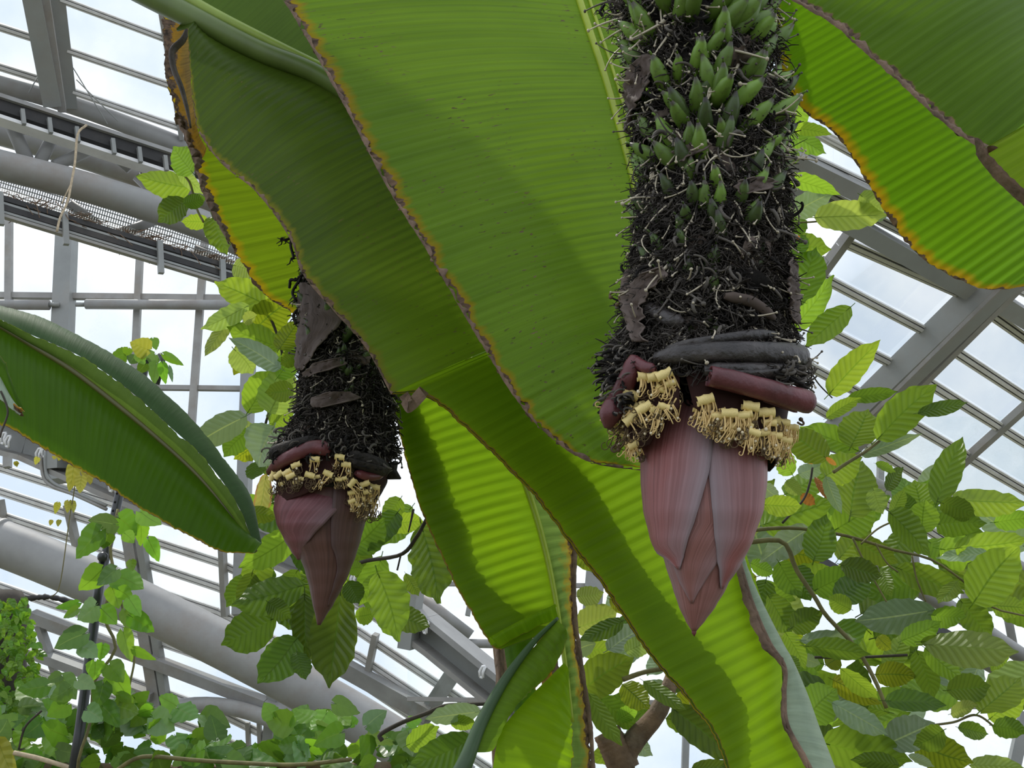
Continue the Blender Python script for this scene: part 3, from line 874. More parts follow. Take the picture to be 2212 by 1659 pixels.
# crinkled flap hanging at the tear
blade('torn_flap', L2, [(862, 858, 2.05), (880, 880, 2.05), (905, 872, 2.05), (926, 850, 2.05)], [(866, 872, 2.04), (880, 892, 2.04), (897, 884, 2.04), (922, 858, 2.04)], M_CRISP, nv=30, nu=3, rag=0.004)

# unseen patch added just behind the lower blade, cut along shade_line to darken it
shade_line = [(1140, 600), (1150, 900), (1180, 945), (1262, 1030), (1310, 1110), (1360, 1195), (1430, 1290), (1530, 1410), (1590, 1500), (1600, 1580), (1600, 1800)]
G_SHADE = blade_mat('shade_patch_olive', (0.085, 0.135, 0.022), (0.065, 0.108, 0.018), 0.5, 0.01, 0.004, vein=0.16)
blade('shade_patch', L2, in2b, out2b, G_SHADE, nv=420, nu=10, sag=0.02, rag=0.004, seed=4.0, cut=shade_line, back=0.012)

# L3: lower central leaf with yellow midrib
L3 = tag(thing('banana_leaf', P(1150, 1080, 2.6), 'corrugated lime banana leaf with yellow midrib hanging below the left tear', LC))
in3 = [(985, 720, 2.62), (1050, 850, 2.62), (1110, 980, 2.62), (1150, 1090, 2.62), (1178, 1190, 2.62), (1197, 1280, 2.61), (1210, 1360, 2.60), (1228, 1470, 2.60), (1250, 1640, 2.60)]
out3 = [(830, 760, 2.58), (846, 860, 2.58), (870, 960, 2.58), (905, 1085, 2.58), (950, 1190, 2.58), (990, 1270, 2.58), (1030, 1340, 2.58), (1062, 1392, 2.58), (1082, 1402, 2.58)]
rib3 = in3[:7]
in3 = [(960, 690, 2.62), (1010, 780, 2.62), (1070, 895, 2.62), (1125, 1020, 2.62), (1158, 1125, 2.62), (1178, 1205, 2.62), (1196, 1285, 2.61), (1204, 1330, 2.60), (1210, 1360, 2.60)]
blade('blade', L3, in3, out3, G_L4, nv=300, nu=14, sag=0.02, ridge=0.0011, ridge_len=0.030, rag=0.003, seed=12.0)
o3r = [(1120, 800, 2.66), (1180, 900, 2.66), (1220, 1010, 2.66), (1236, 1100, 2.65), (1240, 1180, 2.64), (1238, 1270, 2.62), (1242, 1350, 2.61), (1256, 1450, 2.60), (1272, 1560, 2.60), (1280, 1680, 2.60)]
i3r = [(985, 720, 2.63), (1050, 850, 2.63), (1110, 980, 2.63), (1150, 1090, 2.63), (1178, 1190, 2.63), (1197, 1280, 2.62), (1208, 1360, 2.61), (1222, 1460, 2.6), (1226, 1560, 2.6), (1232, 1680, 2.6)]
blade('blade', L3, i3r, o3r, G_PALE, nv=200, nu=8, sag=0.012, ridge=0.0012, ridge_len=0.03, rag=0.006, seed=13.0)
blade('withered_rim', L3, [(u - 2, v, Y - 0.004) for u, v, Y in o3r[3:]], [(u + 7, v, Y - 0.004) for u, v, Y in o3r[3:]], M_CRISP, nv=120, nu=3, rag=0.008, seed=14.0, sag=0.004)
midrib(L3, rib3 + [(1224, 1460, 2.59), (1236, 1560, 2.59)], 0.012, 0.005, M_RIB_L, off=0.004)
blade('shade_patch', L3, in3, out3, G_SHADE, nv=300, nu=8, sag=0.02, rag=0.003, seed=12.0, back=0.012, cut=[(890, 700), (895, 860), (955, 1005), (968, 1060), (1005, 1140), (1022, 1215), (1060, 1262), (1110, 1300), (1185, 1330), (1230, 1345), (1230, 1500)])  # unseen patch added behind this blade to darken its left side
# torn strips of leaf below
L7 = tag(thing('banana_leaf', P(1040, 1600, 2.45), 'torn bright green banana leaf fanning up from a dark stalk at bottom centre', LC))
stk = [(985, 1690, 2.40), (1008, 1640, 2.40), (1040, 1560, 2.42), (1090, 1470, 2.44), (1150, 1390, 2.46), (1205, 1335, 2.48)]
midrib(L7, stk, 0.022, 0.004, rib_mat('dark_green_stalk', (0.05, 0.10, 0.04), (0.03, 0.05, 0.02)), name='stalk')
blade('blade', L7, [(1020, 1625, 2.41), (1060, 1535, 2.43), (1110, 1455, 2.45), (1160, 1390, 2.47), (1203, 1340, 2.48)], [(1062, 1600, 2.46), (1100, 1540, 2.47), (1150, 1490, 2.48), (1200, 1440, 2.49), (1225, 1380, 2.49)], G_L1, nv=120, nu=8, ridge=0.001, ridge_len=0.03)
blade('blade', L7, [(1060, 1690, 2.44), (1080, 1585, 2.45), (1130, 1520, 2.47), (1180, 1470, 2.49), (1218, 1432, 2.5)], [(1232, 1690, 2.50), (1236, 1640, 2.50), (1236, 1580, 2.50), (1232, 1530, 2.50), (1228, 1470, 2.50)], G_L4, nv=120, nu=8, ridge=0.001, ridge_len=0.03)
blade('torn_strip', L7, [(1060, 1395, 2.56), (1110, 1362, 2.56), (1160, 1335, 2.56), (1203, 1310, 2.56)], [(1078, 1398, 2.54), (1120, 1375, 2.54), (1165, 1352, 2.54), (1206, 1336, 2.54)], G_L4, nv=60, nu=4)
blade('dry_strip', L7, [(1150, 1330, 2.70), (1160, 1400, 2.70), (1172, 1500, 2.70), (1170, 1600, 2.70)], [(1205, 1320, 2.70), (1205, 1400, 2.70), (1208, 1500, 2.70), (1205, 1600, 2.70)], G_DRY, nv=60, nu=6, rag=0.01)
blade('blade', L7, [(1085, 1370, 2.78), (1095, 1440, 2.78), (1110, 1530, 2.78), (1120, 1640, 2.78)], [(1150, 1340, 2.75), (1155, 1430, 2.75), (1160, 1530, 2.75), (1160, 1640, 2.75)], G_L8, nv=60, nu=6)
blade('withered_rim', L7, [(1068, 1390, 2.66), (1070, 1440, 2.66), (1074, 1480, 2.66)], [(1086, 1385, 2.66), (1090, 1440, 2.66), (1088, 1480, 2.66)], M_CRISP, nv=40, nu=4, rag=0.004)

# L5: right-hand leaves
L5 = tag(thing('banana_leaf', P(2000, 400, 1.98), 'bright banana leaf with orange rim hanging under the darker upper right leaf', LC))
o5 = [(1560, -120, 1.92), (1655, 0, 1.92), (1678, 130, 1.92), (1730, 235, 1.92), (1800, 285, 1.92), (1868, 385, 1.92), (1925, 480, 1.92), (1995, 560, 1.92), (2075, 606, 1.92), (2150, 626, 1.92), (2260, 610, 1.92)]
i5 = [(1900, -300, 2.1), (1990, -190, 2.1), (2080, -80, 2.1), (2150, 10, 2.1), (2210, 90, 2.1), (2270, 170, 2.1), (2320, 240, 2.1), (2370, 310, 2.1), (2410, 380, 2.1), (2440, 430, 2.1), (2470, 480, 2.1)]
blade('blade', L5, i5, o5, G_L5, nv=300, nu=18, sag=0.02, ridge=0.0009, ridge_len=0.022, rag=0.004, seed=21.0)
midrib(L5, i5, 0.02, 0.01, M_RIB)
L5b = tag(thing('banana_leaf', P(2000, 100, 1.75), 'dark green banana leaf with brown scalloped rim in the upper right corner', LC))
o5b = [(1560, -110, 1.72), (1640, -50, 1.72), (1722, 2, 1.72), (1800, 48, 1.72), (1860, 100, 1.72), (1935, 165, 1.72), (2010, 235, 1.72), (2080, 292, 1.72), (2141, 326, 1.72)]
i5b = [(1860, -330, 1.86), (1930, -270, 1.86), (2010, -210, 1.86), (2090, -150, 1.86), (2160, -90, 1.86), (2230, -30, 1.86), (2300, 40, 1.86), (2370, 110, 1.86), (2430, 40, 1.86)]
i5b = [(1860, -330, 1.86), (1940, -270, 1.86), (2030, -210, 1.86), (2110, -150, 1.86), (2180, -90, 1.86), (2250, -30, 1.86), (2300, 40, 1.86), (2340, 90, 1.86), (2380, 140, 1.86)]
blade('blade', L5b, i5b, o5b, G_L5b, nv=260, nu=16, sag=0.03, ridge=0.0009, rag=0.012, seed=22.0)
midrib(L5b, i5b, 0.02, 0.012, M_RIB)
i5c = [(2380, 140, 1.86), (2400, 190, 1.86), (2430, 240, 1.86), (2460, 290, 1.86)]
o5c = [(2141, 326, 1.71), (2112, 332, 1.70), (2160, 390, 1.70), (2230, 452, 1.70)]
blade('torn_lobe', L5b, i5c, o5c, blade_mat('blade_sunlit_lobe', (0.32, 0.46, 0.008), (0.27, 0.41, 0.008), 0.66, 0.03, 0.006, vein=0.15, ycol=(0.70, 0.36, 0.01)), nv=120, nu=14, sag=0.02, ridge=0.001, rag=0.008, seed=23.0)  # the lobe's lime has sunlight put into the leaf green
blade('withered_rim', L5b, [(2141, 328, 1.698), (2114, 332, 1.695), (2160, 388, 1.695), (2230, 449, 1.695)], [(2132, 333, 1.698), (2108, 334, 1.695), (2154, 392, 1.695), (2224, 456, 1.695)], M_CRISP, nv=120, nu=4, rag=0.010, rag_in=0.008)
blade('withered_rim', L5b, [(u + 3, v - 5, Y - 0.006) for u, v, Y in o5b], [(u - 3, v + 4, Y - 0.006) for u, v, Y in o5b], M_CRISP, nv=260, nu=3, rag=0.012, rag_in=0.014, seed=24.0, sag=0.003)
blade('withered_rim', L1, [(u + 3, v - 1, Y - 0.006) for u, v, Y in out1], [(u - 3, v + 2, Y - 0.006) for u, v, Y in out1], M_CRISP, nv=420, nu=3, rag=0.012, rag_in=0.012, seed=25.0, sag=0.003)

# L6: yellowing leaf at the left with dried rolled edge
L6 = tag(thing('banana_leaf', P(430, 300, 2.3), 'yellowing banana leaf with dry brown rolled edge at upper left', LC))
o6 = [(352, -40, 2.58), (352, 40, 2.58), (358, 110, 2.58), (362, 180, 2.58), (385, 255, 2.58), (420, 340, 2.58), (448, 430, 2.58), (500, 530, 2.58), (560, 625, 2.58), (625, 672, 2.58), (690, 700, 2.58)]
i6 = [(620, -60, 2.75), (680, 20, 2.75), (740, 90, 2.75), (790, 160, 2.75), (830, 230, 2.75), (870, 300, 2.75), (905, 380, 2.75), (940, 460, 2.75), (970, 540, 2.75), (1000, 610, 2.75), (1020, 680, 2.75)]
blade('blade', L6, i6, o6, G_L6, nv=240, nu=14, sag=0.02, ridge=0.0008, ridge_len=0.03, rag=0.007, seed=31.0)
midrib(L6, i6, 0.012, 0.006, M_RIB)
blade('dried_margin', L6, [(425, 40, 2.54), (418, 100, 2.54), (412, 160, 2.54), (418, 230, 2.54), (430, 290, 2.54), (446, 320, 2.54)], [(350, 40, 2.56), (354, 100, 2.56), (360, 170, 2.56), (384, 240, 2.56), (402, 300, 2.56), (424, 352, 2.56)], G_DRY, nv=90, nu=8, sag=-0.01, rag=0.01, seed=32.0)
mm = MB()
mm.tube(catmull([P(u, v, 2.50) for u, v in ((408, 55), (396, 85), (372, 112), (376, 150), (392, 190), (404, 235), (412, 275))], 30), [0.005 + 0.010 * math.sin(math.pi * (0.15 + 0.85 * i / 30)) for i in range(31)], 8, flat=0.6)
mm.build('rolled_edge', simple_mat('dark_dry_roll', (0.06, 0.045, 0.035), 0.7, var=0.5, scale=30, bump=0.4), L6)
blade('withered_rim', L6, [(u + 6, v - 2, Y - 0.01) for u, v, Y in o6[4:8]], [(u - 4, v + 2, Y - 0.01) for u, v, Y in o6[4:8]], M_CRISP, nv=120, nu=3, rag=0.016, rag_in=0.03, seed=33.0)
blade('withered_rim', L2, [(u + 2, v - 1, Y - 0.008) for u, v, Y in out2[3:]], [(u - 1, v + 2, Y - 0.008) for u, v, Y in out2[3:]], M_CRISP, nv=260, nu=3, rag=0.008, rag_in=0.010, seed=34.0, sag=0.002)

# L8: drooping leaf at the left
L8 = tag(thing('banana_leaf', P(200, 850, 2.6), 'drooping dark green banana leaf arching down across the left edge', LC))
m8 = [(-90, 650, 2.62), (0, 702, 2.62), (70, 745, 2.62), (160, 802, 2.62), (260, 880, 2.62), (350, 955, 2.62), (430, 1030, 2.62), (500, 1115, 2.62), (552, 1192, 2.62)]
lo8 = [(-90, 870, 2.5), (0, 915, 2.5), (70, 955, 2.5), (150, 1002, 2.5), (225, 1045, 2.5), (290, 1090, 2.5), (380, 1142, 2.5), (470, 1188, 2.5), (548, 1196, 2.52)]
blade('blade', L8, m8, lo8, G_L8, nv=260, nu=14, sag=0.03, ridge=0.0006, rag=0.006, seed=41.0)
up8 = [(-90, 652, 2.58), (0, 690, 2.58), (65, 722, 2.58), (170, 768, 2.58), (275, 840, 2.58), (365, 920, 2.58), (440, 990, 2.58), (510, 1085, 2.58), (553, 1186, 2.58)]
blade('blade', L8, m8, up8, blade_mat('blade_pale_upturned', (0.17, 0.27, 0.05), (0.13, 0.22, 0.04), 0.45, 0.004, 0.002, vein=0.08), nv=160, nu=6, sag=0.01)
top8 = [(-90, 632, 2.66), (0, 660, 2.66), (80, 682, 2.66), (190, 735, 2.66), (300, 802, 2.66), (400, 890, 2.66), (480, 985, 2.66), (545, 1080, 2.66), (560, 1170, 2.62)]
blade('folded_half', L8, up8, top8, G_TOP, nv=160, nu=10, sag=0.012, seed=43.0)
midrib(L8, m8, 0.014, 0.006, M_RIB_D, off=0.006)
L9 = tag(thing('banana_leaf', P(20, 840, 2.3), 'small grey green leaf tip with browned end at the left edge', LC))
blade('blade', L9, [(-40, 760, 2.3), (-8, 800, 2.3), (20, 850, 2.3), (46, 893, 2.3)], [(-60, 830, 2.28), (-20, 845, 2.28), (10, 872, 2.28), (42, 897, 2.28)], G_SILVER, nv=50, nu=6, sag=0.008)
blade('blade', L9, [(-40, 760, 2.3), (-8, 800, 2.3), (20, 850, 2.3), (46, 893, 2.3)], [(-30, 740, 2.31), (6, 775, 2.31), (22, 815, 2.31), (50, 888, 2.31)], G_L8, nv=50, nu=6, sag=0.008)
blade('withered_rim', L9, [(38, 880, 2.295), (46, 886, 2.295), (54, 890, 2.295)], [(32, 889, 2.292), (42, 897, 2.292), (52, 900, 2.292)], G_DRY, nv=16, nu=3)
m = MB()
m.tube(catmull([P(u, v, 2.28) for u, v in ((2, 845), (12, 868), (17, 890), (12, 910), (4, 930), (0, 945))], 20), 0.0025, 5)
tag(m.build('black_thread', M_DARKTWIG), 'thin black tendril dangling at the left edge', 'tendril')

# ------------------------------------------------------------------ banana bunches with their purple buds
def fruit_mat(name, col, dark):
    m, n, l = new_mat(name)
    out = N(n, 'ShaderNodeOutputMaterial')
    p = N(n, 'ShaderNodeBsdfPrincipled', Roughness=0.45)
    uv = N(n, 'ShaderNodeUVMap')
    sep = N(n, 'ShaderNodeSeparateXYZ')
    l.new(uv.outputs[0], sep.inputs[0])
    oi = N(n, 'ShaderNodeObjectInfo')
    tc = N(n, 'ShaderNodeTexCoord')
    no = N(n, 'ShaderNodeTexNoise', Scale=5.0, Detail=5.0)
    l.new(tc.outputs['Object'], no.inputs['Vector'])
    hv = N(n, 'ShaderNodeHueSaturation', Color=(*col, 1))
    l.new(math_node(n, l, 'ADD', 0.6, math_node(n, l, 'MULTIPLY', oi.outputs['Random'], 0.7)), hv.inputs['Value'])
    c = mix_col(n, l, ramp(n, l, no.outputs['Fac'], [(0.52, (0, 0, 0)), (0.68, (0.8, 0.8, 0.8))]), hv.outputs[0], dark)
    c = mix_col(n, l, ramp(n, l, sep.outputs[1], [(0.88, (0, 0, 0)), (0.97, (1, 1, 1))]), c, dark)
    l.new(c, p.inputs['Base Color'])
    l.new(p.outputs[0], out.inputs['Surface'])
    return m

M_FRUIT = fruit_mat('green_banana_skin', (0.14, 0.25, 0.035), (0.05, 0.042, 0.028))
M_FRUIT_D = fruit_mat('dark_green_banana_skin', (0.065, 0.11, 0.025), (0.022, 0.018, 0.014))
M_STYLE = simple_mat('pale_dried_style', (0.52, 0.46, 0.35), 0.7, var=0.3, scale=60)
M_STYLE_G = simple_mat('grey_dried_style', (0.10, 0.088, 0.075), 0.8, var=0.5, scale=60)
M_BLACK = simple_mat('black_withered_tissue', (0.020, 0.017, 0.015), 0.7, var=0.6, scale=40, bump=0.9, bscale=90, dirt=(0.075, 0.062, 0.052), dirt_amt=0.6, spec=0.25)
M_FUZZ = simple_mat('black_brown_fibre', (0.042, 0.036, 0.031), 0.8, var=0.7, scale=25, spec=0.2)
M_DRYB = simple_mat('brown_dried_bract', (0.10, 0.075, 0.062), 0.75, var=0.55, scale=3, spec=0.25)
M_BLKROLL = simple_mat('glossy_black_bract', (0.035, 0.030, 0.029), 0.42, var=0.6, scale=22, bump=0.6, bscale=60, dirt=(0.14, 0.125, 0.11), dirt_amt=0.45)
M_MAROON = simple_mat('maroon_bract', (0.115, 0.027, 0.032), 0.42, var=0.3, scale=18, bump=0.25, bscale=70)
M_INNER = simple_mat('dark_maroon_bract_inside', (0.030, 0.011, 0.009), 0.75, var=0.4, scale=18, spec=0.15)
M_TEPAL = simple_mat('pale_yellow_tepal', (0.82, 0.66, 0.27), 0.5, var=0.2, scale=40, dirt=(0.40, 0.26, 0.06), dirt_amt=0.5)
M_FIL = simple_mat('straw_filament', (0.72, 0.52, 0.22), 0.6, var=0.3, scale=50)
M_FILD = simple_mat('brown_filament', (0.11, 0.07, 0.03), 0.6, var=0.5, scale=50)
M_STIG = simple_mat('cream_stigma', (0.78, 0.68, 0.48), 0.6, var=0.1)
M_SHEET = bract_mat('dried_bract_sheet', (0.070, 0.048, 0.038), (0.13, 0.10, 0.085), 0.9, 0.7)
M_BUD = bract_mat('bud_bract', (0.25, 0.082, 0.078), (0.25, 0.215, 0.24), 0.8)
M_BUD2 = bract_mat('bud_bract_inner', (0.235, 0.10, 0.088), (0.24, 0.19, 0.21), 0.6)
M_BUDL = bract_mat('smooth_bud_bract', (0.165, 0.050, 0.058), (0.20, 0.15, 0.17), 0.6, 0.42)
M_BUDLD = bract_mat('brown_bud_bract', (0.10, 0.045, 0.034), (0.10, 0.085, 0.10), 0.35, 0.5)

def banana_mesh(k, mat):
    r = random.Random(100 + k)
    n = 8
    bend = r.uniform(0.12, 0.30)
    pts = [Vector((r.uniform(-.02, .02), i / n, bend * (i / n) ** 2)) for i in range(n + 1)]
    prof = [0.10, 0.14, 0.165, 0.175, 0.175, 0.165, 0.14, 0.09, 0.035]
    m = MB()
    m.tube(pts, prof, 7)
    tip = pts[-1]
    m.tube([tip - Vector((0, 0.02, 0)), tip + Vector((0.01, 0.06, 0.02)), tip + Vector((0.03, 0.1, 0.0))], [0.03, 0.022, 0.03], 5)
    return m.mesh('banana', mat)

def style_mesh(k, mat):
    r = random.Random(300 + k)
    n = 7
    pts, p = [], Vector((0, 0, 0))
    d = Vector((r.uniform(-.3, .3), 1, r.uniform(-.2, .2))).normalized()
    tw = Vector((r.uniform(-1, 1), 0, r.uniform(-1, 1))) * r.choice((0.12, 0.22, 0.5))
    for i in range(n + 1):
        pts.append(p.copy())
        p = p + d / n
        d = (d + tw).normalized()
    m = MB()
    w = r.uniform(0.017, 0.027)
    m.tube(pts, [w * (1.7 - 1.0 * i / n) for i in range(n + 1)], 5)
    m.blob(pts[-1], w * 2.4, 1, squash=(1, 0.8, 1))
    m.tube([pts[0] - Vector((0, .10, 0)), pts[0], pts[1]], [w * 2.8, w * 2.4, w * 1.5], 5)
    return m.mesh('dried_style', mat)

def curl_mesh(k, mat):
    """a dried flower: a short tube curled like a hook, open at the end"""
    r = random.Random(500 + k)
    n = 9
    turn = r.uniform(2.5, 5.0)
    pts = [Vector((0.28 * math.sin(turn * i / n), 0.55 * i / n + 0.28 * (1 - math.cos(turn * i / n)), 0.12 * math.sin(3 * i / n))) for i in range(n + 1)]
    m = MB()
    w = r.uniform(0.06, 0.11)
    m.tube(pts, [w * (1.2 - 0.5 * i / n) for i in range(n + 1)], 6, cap=False)
    return m.mesh('dried_flower', mat)

def crumple_mesh(k, mat, cup=0.35):
    """a withered bract: a ragged, twisted, half-rolled little sheet with thickness"""
    r = random.Random(700 + k)
    nu, nv = 7, 11
    top, bot, fs = [], [], []
    tw, curl, bend = r.uniform(-1.3, 1.3), r.uniform(0.8, 2.4), r.uniform(-1.2, 1.2)
    for i in range(nv + 1):
        t = i / nv
        w = (0.25 + 0.75 * math.sin(math.pi * (0.15 + 0.75 * t))) * (1 + 0.5 * noise.noise(Vector((t * 6, k * 2.3, 0))))
        for j in range(nu + 1):
            s = (j / nu - 0.5)
            a = s * curl
            x, z = math.sin(a) / curl * 1.6 * w, (math.cos(a) - 1) / curl * 1.6 * w
            rag = 0.10 * noise.noise(Vector((s * 9, k * 5.1, t))) * (1 if i in (0, nv) else 0.2)
            c, q = math.cos(tw * t), math.sin(tw * t)
            p = Vector((x * c - z * q + bend * 0.3 * t * t, t + rag, x * q + z * c - 0.3 * bend * t * t + 0.09 * noise.noise(Vector((s * 8, t * 8, k * 1.7)))))
            top.append(p); bot.append(p - Vector((0, 0, 0.025)))
    w = nu + 1
    for i in range(nv):
        for j in range(nu):
            q = (i * w + j, i * w + j + 1, (i + 1) * w + j + 1, (i + 1) * w + j)
            fs.append(q)
            fs.append(tuple(len(top) + x for x in reversed(q)))
    m = MB()
    m.add(top + bot, fs)
    return m.mesh('dried_bract', mat)

FRUITS = [banana_mesh(k, M_FRUIT) for k in range(4)]
FRUITS_D = [banana_mesh(k, M_FRUIT_D) for k in range(3)]
STYLES = [style_mesh(k, M_STYLE) for k in range(7)]
STYLES_G = [style_mesh(k + 20, M_STYLE_G) for k in range(5)]
CURLS = [curl_mesh(k, M_STYLE_G) for k in range(4)] + [curl_mesh(k + 9, M_BLACK) for k in range(3)]
CRUMPS = [crumple_mesh(k, M_DRYB) for k in range(5)] + [crumple_mesh(k + 7, M_BLACK) for k in range(3)]

def frame(loc, y, z, sx, sy, sz):
    """world matrix whose +Y runs along y and +Z leans towards z"""
    y = y.normalized()
    x = y.cross(z)
    x = x.normalized() if x.length > 1e-6 else y.orthogonal().normalized()
    z = x.cross(y)
    M = Matrix((x, y, z)).transposed().to_4x4()
    return Matrix.Translation(loc) @ M @ Matrix.Diagonal((sx, sy, sz, 1))

class Axis:
    def __init__(self, rows, Y):
        self.rows, self.Y = rows, Y          # (v, centre u, half width), top to bottom
    def at(self, v):
        R = self.rows
        if v <= R[0][0]: return R[0][1], R[0][2]
        for a, b in zip(R, R[1:]):
            if v <= b[0]:
                f = (v - a[0]) / (b[0] - a[0])
                f = f * f * (3 - 2 * f) * 0.35 + f * 0.65
                return a[1] + (b[1] - a[1]) * f, a[2] + (b[2] - a[2]) * f
        return R[-1][1], R[-1][2]
    def px(self, v):
        """metres per picture point on the axis at v"""
        u, h = self.at(v)
        return (P(u, v, self.Y) - CAM).dot(FW) / F
    def point(self, v, phi, k=1.0):
        u, h = self.at(v)
        c = P(u, v, self.Y)
        r = h * self.px(v) * k
        w = (c - CAM).normalized()
        d = (RT * math.sin(phi) - w * math.cos(phi)).normalized()
        return c + d * r, d
    def surf(self, u, v, k=1.0):
        uc, h = self.at(v)
        s = max(-0.999, min(0.999, (u - uc) / (h * k)))
        return self.point(v, math.asin(s), k)

def bract(parent, ax, rows, k, mat, name='bract', n=44, m=26, bulge=0.0, thick=0.0022, crinkle=0.0):
    """an overlapping bract of the bud; rows: (v, left u or None, right u or None)"""
    V0, V1 = rows[0][0], rows[-1][0]
    def edges(v):
        for a, b in zip(rows, rows[1:]):
            if v <= b[0] + 1e-6:
                f = (v - a[0]) / (b[0] - a[0])
                out = []
                for i, sgn in ((1, -1), (2, 1)):
                    uc, h = ax.at(v)
                    def ph(x, vv):
                        uu, hh = ax.at(vv)
                        return sgn * 2.1 if x is None else math.asin(max(-1, min(1, (x - uu) / (hh * k))))
                    out.append(ph(a[i], a[0]) * (1 - f) + ph(b[i], b[0]) * f)
                return out
    mb = MB()
    vs, uvs, fs = [], [], []
    for i in range(n + 1):
        v = V0 + (V1 - V0) * i / n
        e0, e1 = edges(v)
        if crinkle:
            e0 += 0.10 * noise.noise(Vector((v * 0.09, 1.3, V0)))
            e1 += 0.10 * noise.noise(Vector((v * 0.09, 7.7, V0)))
        for j in range(m + 1):
            f = j / m
            phi = e0 + (e1 - e0) * f
            kk = k * (1 + 0.004 * math.sin(phi * 46) + bulge * math.sin(math.pi * f))
            if crinkle: kk += crinkle * (noise.noise(Vector((phi * 5, v * 0.035, V0))) + 0.7 * noise.noise(Vector((phi * 15, v * 0.09, V0))) + (0.8 * abs(2 * f - 1) ** 4))
            vs.append(ax.point(v, phi, kk)[0]); uvs.append((f, i / n))
    w = m + 1
    for i in range(n):
        for j in range(m):
            fs.append((i * w + j, (i + 1) * w + j, (i + 1) * w + j + 1, i * w + j + 1))
    mb.add(vs, fs, uvs)
    ob = mb.build(name, mat, parent)
    s = ob.modifiers.new('thickness', 'SOLIDIFY')
    s.thickness = thick
    s.offset = 0
    return ob

def roll(parent, pts, r, turns, mat, name='rolled_bract', inner=0.45, phase=0.0, sides=26, taper=(1, 1), ends=(0.55, 0.45)):
    """a bract rolled back on itself: a spiral cross-section swept along pts"""
    n = 26
    A = catmull(pts, n)
    mb = MB()
    vs, uvs, fs = [], [], []
    for i, p in enumerate(A):
        t = (A[min(i + 1, n)] - A[max(i - 1, 0)]).normalized()
        x = t.cross(Vector((0, 1, 0)))
        x = x.normalized() if x.length > 1e-5 else Vector((1, 0, 0))
        y = t.cross(x)
        f = i / n
        tp = taper[0] + (taper[1] - taper[0]) * f
        env = min(1.0, ends[0] + 3 * f) * min(1.0, ends[1] + 3.5 * (1 - f))
        for j in range(sides + 1):
            a = phase + turns * 2 * math.pi * j / sides
            rr = r * tp * env * (1 - (1 - inner) * j / sides) * (1 + 0.05 * noise.noise(Vector((f * 5, a, phase))))
            vs.append(p + (x * math.cos(a) + y * math.sin(a)) * rr)
            uvs.append((f, j / sides))
    w = sides + 1
    for i in range(n):
        for j in range(sides):
            fs.append((i * w + j, i * w + j + 1, (i + 1) * w + j + 1, (i + 1) * w + j))
    mb.add(vs, fs, uvs)
    ob = mb.build(name, mat, parent)
    s = ob.modifiers.new('thickness', 'SOLIDIFY')
    s.thickness = 0.002
    return ob

# male flowers: a rolled tepal with hanging stamens
def tepal_mesh(k):
    r = random.Random(900 + k)
    mb = MB()
    n, s = 6, 14
    vs, fs, uv = [], [], []
    for i in range(n + 1):
        x = i / n - 0.5
        for j in range(s + 1):
            a = -0.6 + 5.4 * j / s
            rr = (0.34 - 0.10 * j / s) * (1 + 0.10 * math.sin(i * 1.9 + k))
            vs.append(Vector((x, rr * math.cos(a), rr * math.sin(a)))); uv.append((i / n, j / s))
    for i in range(n):
        for j in range(s):
            q = (i * (s + 1) + j, i * (s + 1) + j + 1, (i + 1) * (s + 1) + j + 1, (i + 1) * (s + 1) + j)
            fs.append(q)
    mb.add(vs, fs, uv)
    return mb.mesh('tepal', M_TEPAL)

def stamen_mesh(k, mat, loop=0.0):
    r = random.Random(1100 + k)
    mb = MB()
    for q in range(5):
        x0 = r.uniform(-.45, .45)
        dx, dz = r.uniform(-.25, .25), r.uniform(-.2, .3)
        ln = r.uniform(0.9, 1.5)
        cu = r.choice((0.1, 0.2, 0.6))
        pts = [Vector((x0 + dx * t + cu * 0.35 * math.sin(t * 4) * t, 0.25 - ln * t + cu * 0.8 * max(0, t - .6), dz * t + 0.1)) for t in (0, .2, .4, .6, .8, 1)]
        e = pts[-1]
        g = loop * r.uniform(0.5, 1.4)
        if g or r.random() < 0.16:
            g = g or 0.16
            sg = r.choice((-1, 1))
            pts += [e + Vector((sg * g * (1 - math.cos(a)), -g * math.sin(a), 0)) for a in (0.7, 1.4, 2.1, 2.8, 3.6, 4.4)]
        mb.tube(pts, [0.062 - 0.003 * min(i, 8) for i in range(len(pts))], 5, mi=0)
        if q == 0:
            mb.blob(pts[-1], 0.14, 1, mi=1)
    return mb.mesh('stamens', [mat, M_STIG])

TEPALS = [tepal_mesh(k) for k in range(4)]
STAMENS = [stamen_mesh(k, M_FIL) for k in range(5)]
STAMENS_D = [stamen_mesh(k + 30, M_FILD, 0.3) for k in range(4)]

def flower(parent, loc, ang, size, toward, r, dark=False, tepal=True):
    """one male flower; its tepal roll lies along the direction ang in the picture plane"""
    X = RT * math.cos(ang) + UP * math.sin(ang)
    Yv = UP * math.cos(ang) - RT * math.sin(ang)
    Z = X.cross(Yv)
    M = Matrix.Translation(loc) @ Matrix((X, Yv, Z)).transposed().to_4x4() @ Matrix.Rotation(r.uniform(-.3, .3), 4, 'X') @ Matrix.Diagonal((size, size, size, 1))
    st = r.choice(STAMENS_D if dark else STAMENS)
    if tepal:
        f = instance('flower', r.choice(TEPALS), parent, M)
        s = bpy.data.objects.new('stamens', st)
        C.objects.link(s); s.parent = f
        s.matrix_local = Matrix.Diagonal((1, 1.05, 1, 1))
    else:
        f = instance('stamens', st, parent, M)
    return f

